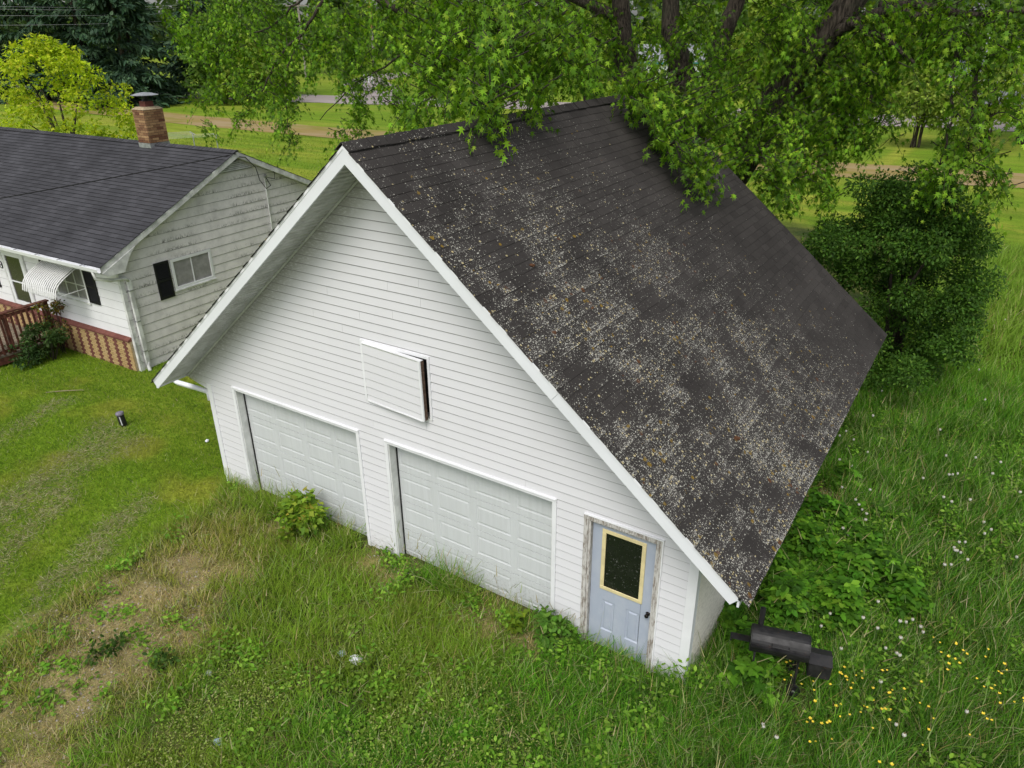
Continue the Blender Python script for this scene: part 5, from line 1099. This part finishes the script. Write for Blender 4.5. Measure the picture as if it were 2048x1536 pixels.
crumple('paper_scrap', 'crumpled white paper lying in the meadow grass', 'litter', ong(710, 1314, 0), .09, MPAP, 1); crumple('plastic_bottle', 'faded bluish plastic scrap left of the white paper', 'litter', ong(683, 1300, 0), .06, MBLU, 2)
crumple('plastic_scrap', 'pale blue plastic scrap low in the front meadow', 'litter', ong(433, 1474, 0), .06, MBLU, 3); crumple('wrapper', 'grey white wrapper in the dry weeds left of the front meadow', 'litter', ong(415, 1336, 0), .05, MPAP, 4); crumple('lawn_scrap', 'small white scrap on the lawn beside the garage corner', 'litter', ong(413, 877, 0), .05, MPAP, 5)
P = [ong(1600, 985), ong(1608, 1003), ong(1622, 1018), ong(1645, 1028)]; P = [(q[0], q[1], float(gz(q[0], q[1]))+.05) for q in P]; tag(obj('hose', MB().tube(spline(P, 14), .022, 8), M_IRON, None, True), 'short curved black hose end under the right eave', 'hose')
P = ong(130, 795); tag(obj('stick', MB().tube([(P[0]-.3, P[1]-.25, .06), (P[0], P[1], .08), (P[0]+.35, P[1]+.3, .07)], [.015, .012, .008], 6), plain('dead_stick', (.25, .2, .13), .9), None), 'dead pale stick lying on the lawn by the deck', 'stick')
for (u, v, s, l) in [(1063, 532, .045, 'rusty brown moss clump high on the roof'), (1472, 878, .05, 'reddish moss clump low on the roof near the eave')]:
    d = _ray(u, v); nrm = np.array([ST, 0, CT]); q = CAM+d*(((np.array([0, 0, GH])-CAM)@nrm)/(d@nrm)); o = crumple('moss_clump', l, 'moss', q, s, plain('rusty_moss', (.1, .045, .02), .95, .5, 40), 8); o.location = (q[0], q[1], q[2]+.012); o.scale = (1, 1, .6)
# clothesline
tee = [(-37.7, 23.7), (-35.5, 23.8), (-44.5, 16.8), (-42.6, 16.4)]
CL = thing('clothesline', 'metal clothesline with four tee posts and thin lines on the back lawn', 'clothesline', (-37.7, 23.7, 0))
ends = []
for (x, y) in tee:
    x -= -37.7; y -= 23.7; tp = obj('post', MB().tube([(x, y, -.1), (x, y, 1.9)], .035, 8), M_GALV, CL); obj('cross_arm', MB().beam((x-.75, y+.35, 1.92), (x+.75, y-.35, 1.92), .045, .045), M_GALV, tp); ends.append((x, y))
for (i, j) in ((0, 2), (1, 3)):
    for k in (-.65, -.22, .22, .65):
        p = np.array([ends[i][0]+k, ends[i][1]-k*.47, 1.95]); q = np.array([ends[j][0]+k, ends[j][1]-k*.47, 1.95]); obj('line', MB().tube([p, (p+q)/2-np.array([0, 0, .12]), q], .006, 4), M_GALV, CL)
# poles and wires
def upole(label, x, y, h, top=None, arms=2):
    t = thing('utility_pole', label, 'utility pole', (x, y, 0)); obj('pole', MB().tube([(0, 0, -.3), (0, 0, h*.62 if top else h)], [.24, .2 if top else .15], 10), M_POLE, t)
    if top: obj('pole_top', MB().tube([(0, 0, h*.62), (0, 0, h)], [.2, .15], 10), top, t)
    for k in range(arms):
        z = h-.5-1.5*k; ca = obj('cross_arm', MB().beam((-1.6, -1.3, z), (1.6, 1.3, z), .16, .18), M_POLE, t)
        for s in (-1, -.5, .5, 1): obj('insulator', MB().lathe([(.06, 0), (.09, .1), (.05, .22)], 8, (1.5*s, 1.22*s, z+.09)), M_GALV, ca)
    return t
upole('grey utility pole with two cross arms beyond the side road', -103.5, 95, 13.6); upole('utility pole with an orange upper part beyond the gravel road', -82.2, 90, 12.8, plain('rusty_orange_pole', (.38, .2, .07), .8, .3), 0)
pt = np.array([-103.5, 95, 13.2])
for k, (dz_, dd, l) in enumerate([(0, -1.4, 'topmost power line crossing before the spruces'), (-.25, -.6, 'second power line from the top before the spruces'), (-.8, .6, 'third power line from the top before the spruces'), (-1.6, 1.4, 'lowest power line crossing before the spruces')]):
    A = pt+np.array([dd, dd*.8, dz_]); B = np.array([-64.8+dd, 12, 10.2+dz_]); Mi = [A+(B-A)*f-np.array([0, 0, 2.4*4*f*(1-f)*.5]) for f in np.linspace(0, 1, 16)]
    tag(obj('power_line', MB().tube(Mi, .017, 4), M_GALV, None), l, 'wire', 'power lines along the side road')
A = hw(HOG+.02, HHW-.05, HR-.06); Bp = np.array([-13.0, 1.0, 4.16]); Cc = Bp+(Bp-A)*2.2+np.array([0, 0, 1.]); Q = [A+(Cc-A)*f-np.array([0, 0, .5*4*f*(1-f)*.3]) for f in np.linspace(0, 1, 16)]
tag(obj('service_cable', MB().tube(Q, .013, 6), M_DARK, None), 'thin black cable hanging over the grey house roof', 'cable')
# far houses and posts by the road
def far_house(label, x, y, wd, dp, hh, rr, wallm, roofm, rz=0., trim=None, wins=3):
    t = thing('far_house', label, 'house', (x, y, -.05), rz); obj('walls', MB().prism([(-wd/2, -dp/2, 0), (-wd/2, dp/2, 0), (-wd/2, dp/2, hh), (-wd/2, 0, hh+rr*.93), (-wd/2, -dp/2, hh)], (wd, 0, 0)), wallm, t)
    o_ = .45; 
    for s in (-1, 1):
        obj('roof_slope', MB().prism([(-wd/2-o_, 0, hh+rr+.03), (-wd/2-o_, s*(dp/2+o_), hh-rr*o_/dp*2+.03), (-wd/2-o_, s*(dp/2+o_), hh-rr*o_/dp*2+.2), (-wd/2-o_, 0, hh+rr+.2)], (wd+2*o_, 0, 0)), roofm, t)
        obj('fascia', MB().beam((-wd/2-o_, s*(dp/2+o_+.03), hh-rr*o_/dp*2+.1), (wd/2+o_, s*(dp/2+o_+.03), hh-rr*o_/dp*2+.1), .04, .24), trim or M_TRIM, t)
    for k in range(wins):
        x_ = -wd/2+wd*(k+.5)/wins; f = obj('window', MB().box(x_-.6, x_+.6, -dp/2-.06, -dp/2-.01, 1., 2.2), M_TRIM, t); obj('pane', MB().box(x_-.5, x_+.5, -dp/2-.075, -dp/2-.061, 1.1, 2.1), M_GLASSH, f)
MRF = plain('grey_far_roof', (.28, .29, .31), .8, .2, 3)
far_house('white house with teal eaves glimpsed between the maple trunks', -40, 112, 11, 8, 3, 2.2, M_TRIM, MRF, .5, plain('teal_trim', (.03, .2, .19), .5)); far_house('pale house with a broad grey roof at the far right', 8.5, 112, 15, 10, 3.2, 3.4, plain('beige_wall', (.45, .42, .38), .8), MRF, .2)
far_house('small grey shed roofed house beyond the right willow', 3.2, 92, 6, 5, 2.6, 1.6, plain('grey_wall', (.3, .32, .36), .8), plain('blue_grey_roof', (.16, .18, .22), .7), -.3, None, 2)
for k, (u, v, l) in enumerate([(730, 168, 'white marker post left of its two neighbours by the road'), (738, 166, 'white marker post in the middle of three by the road'), (745, 168, 'white marker post right of its two neighbours by the road')]):
    p = ong(u, v, 0); t = thing('marker_post', l, 'post', (p[0], p[1], 0), 0, 'white marker posts by the road'); obj('post', MB().box(-.1, .1, -.1, .1, -.1, 1.3), M_TRIM, t); obj('cap', MB().prism([(-.13, -.13, 1.302), (.13, -.13, 1.302), (0, -.13, 1.45)], (0, .26, 0)), M_TRIM, t)
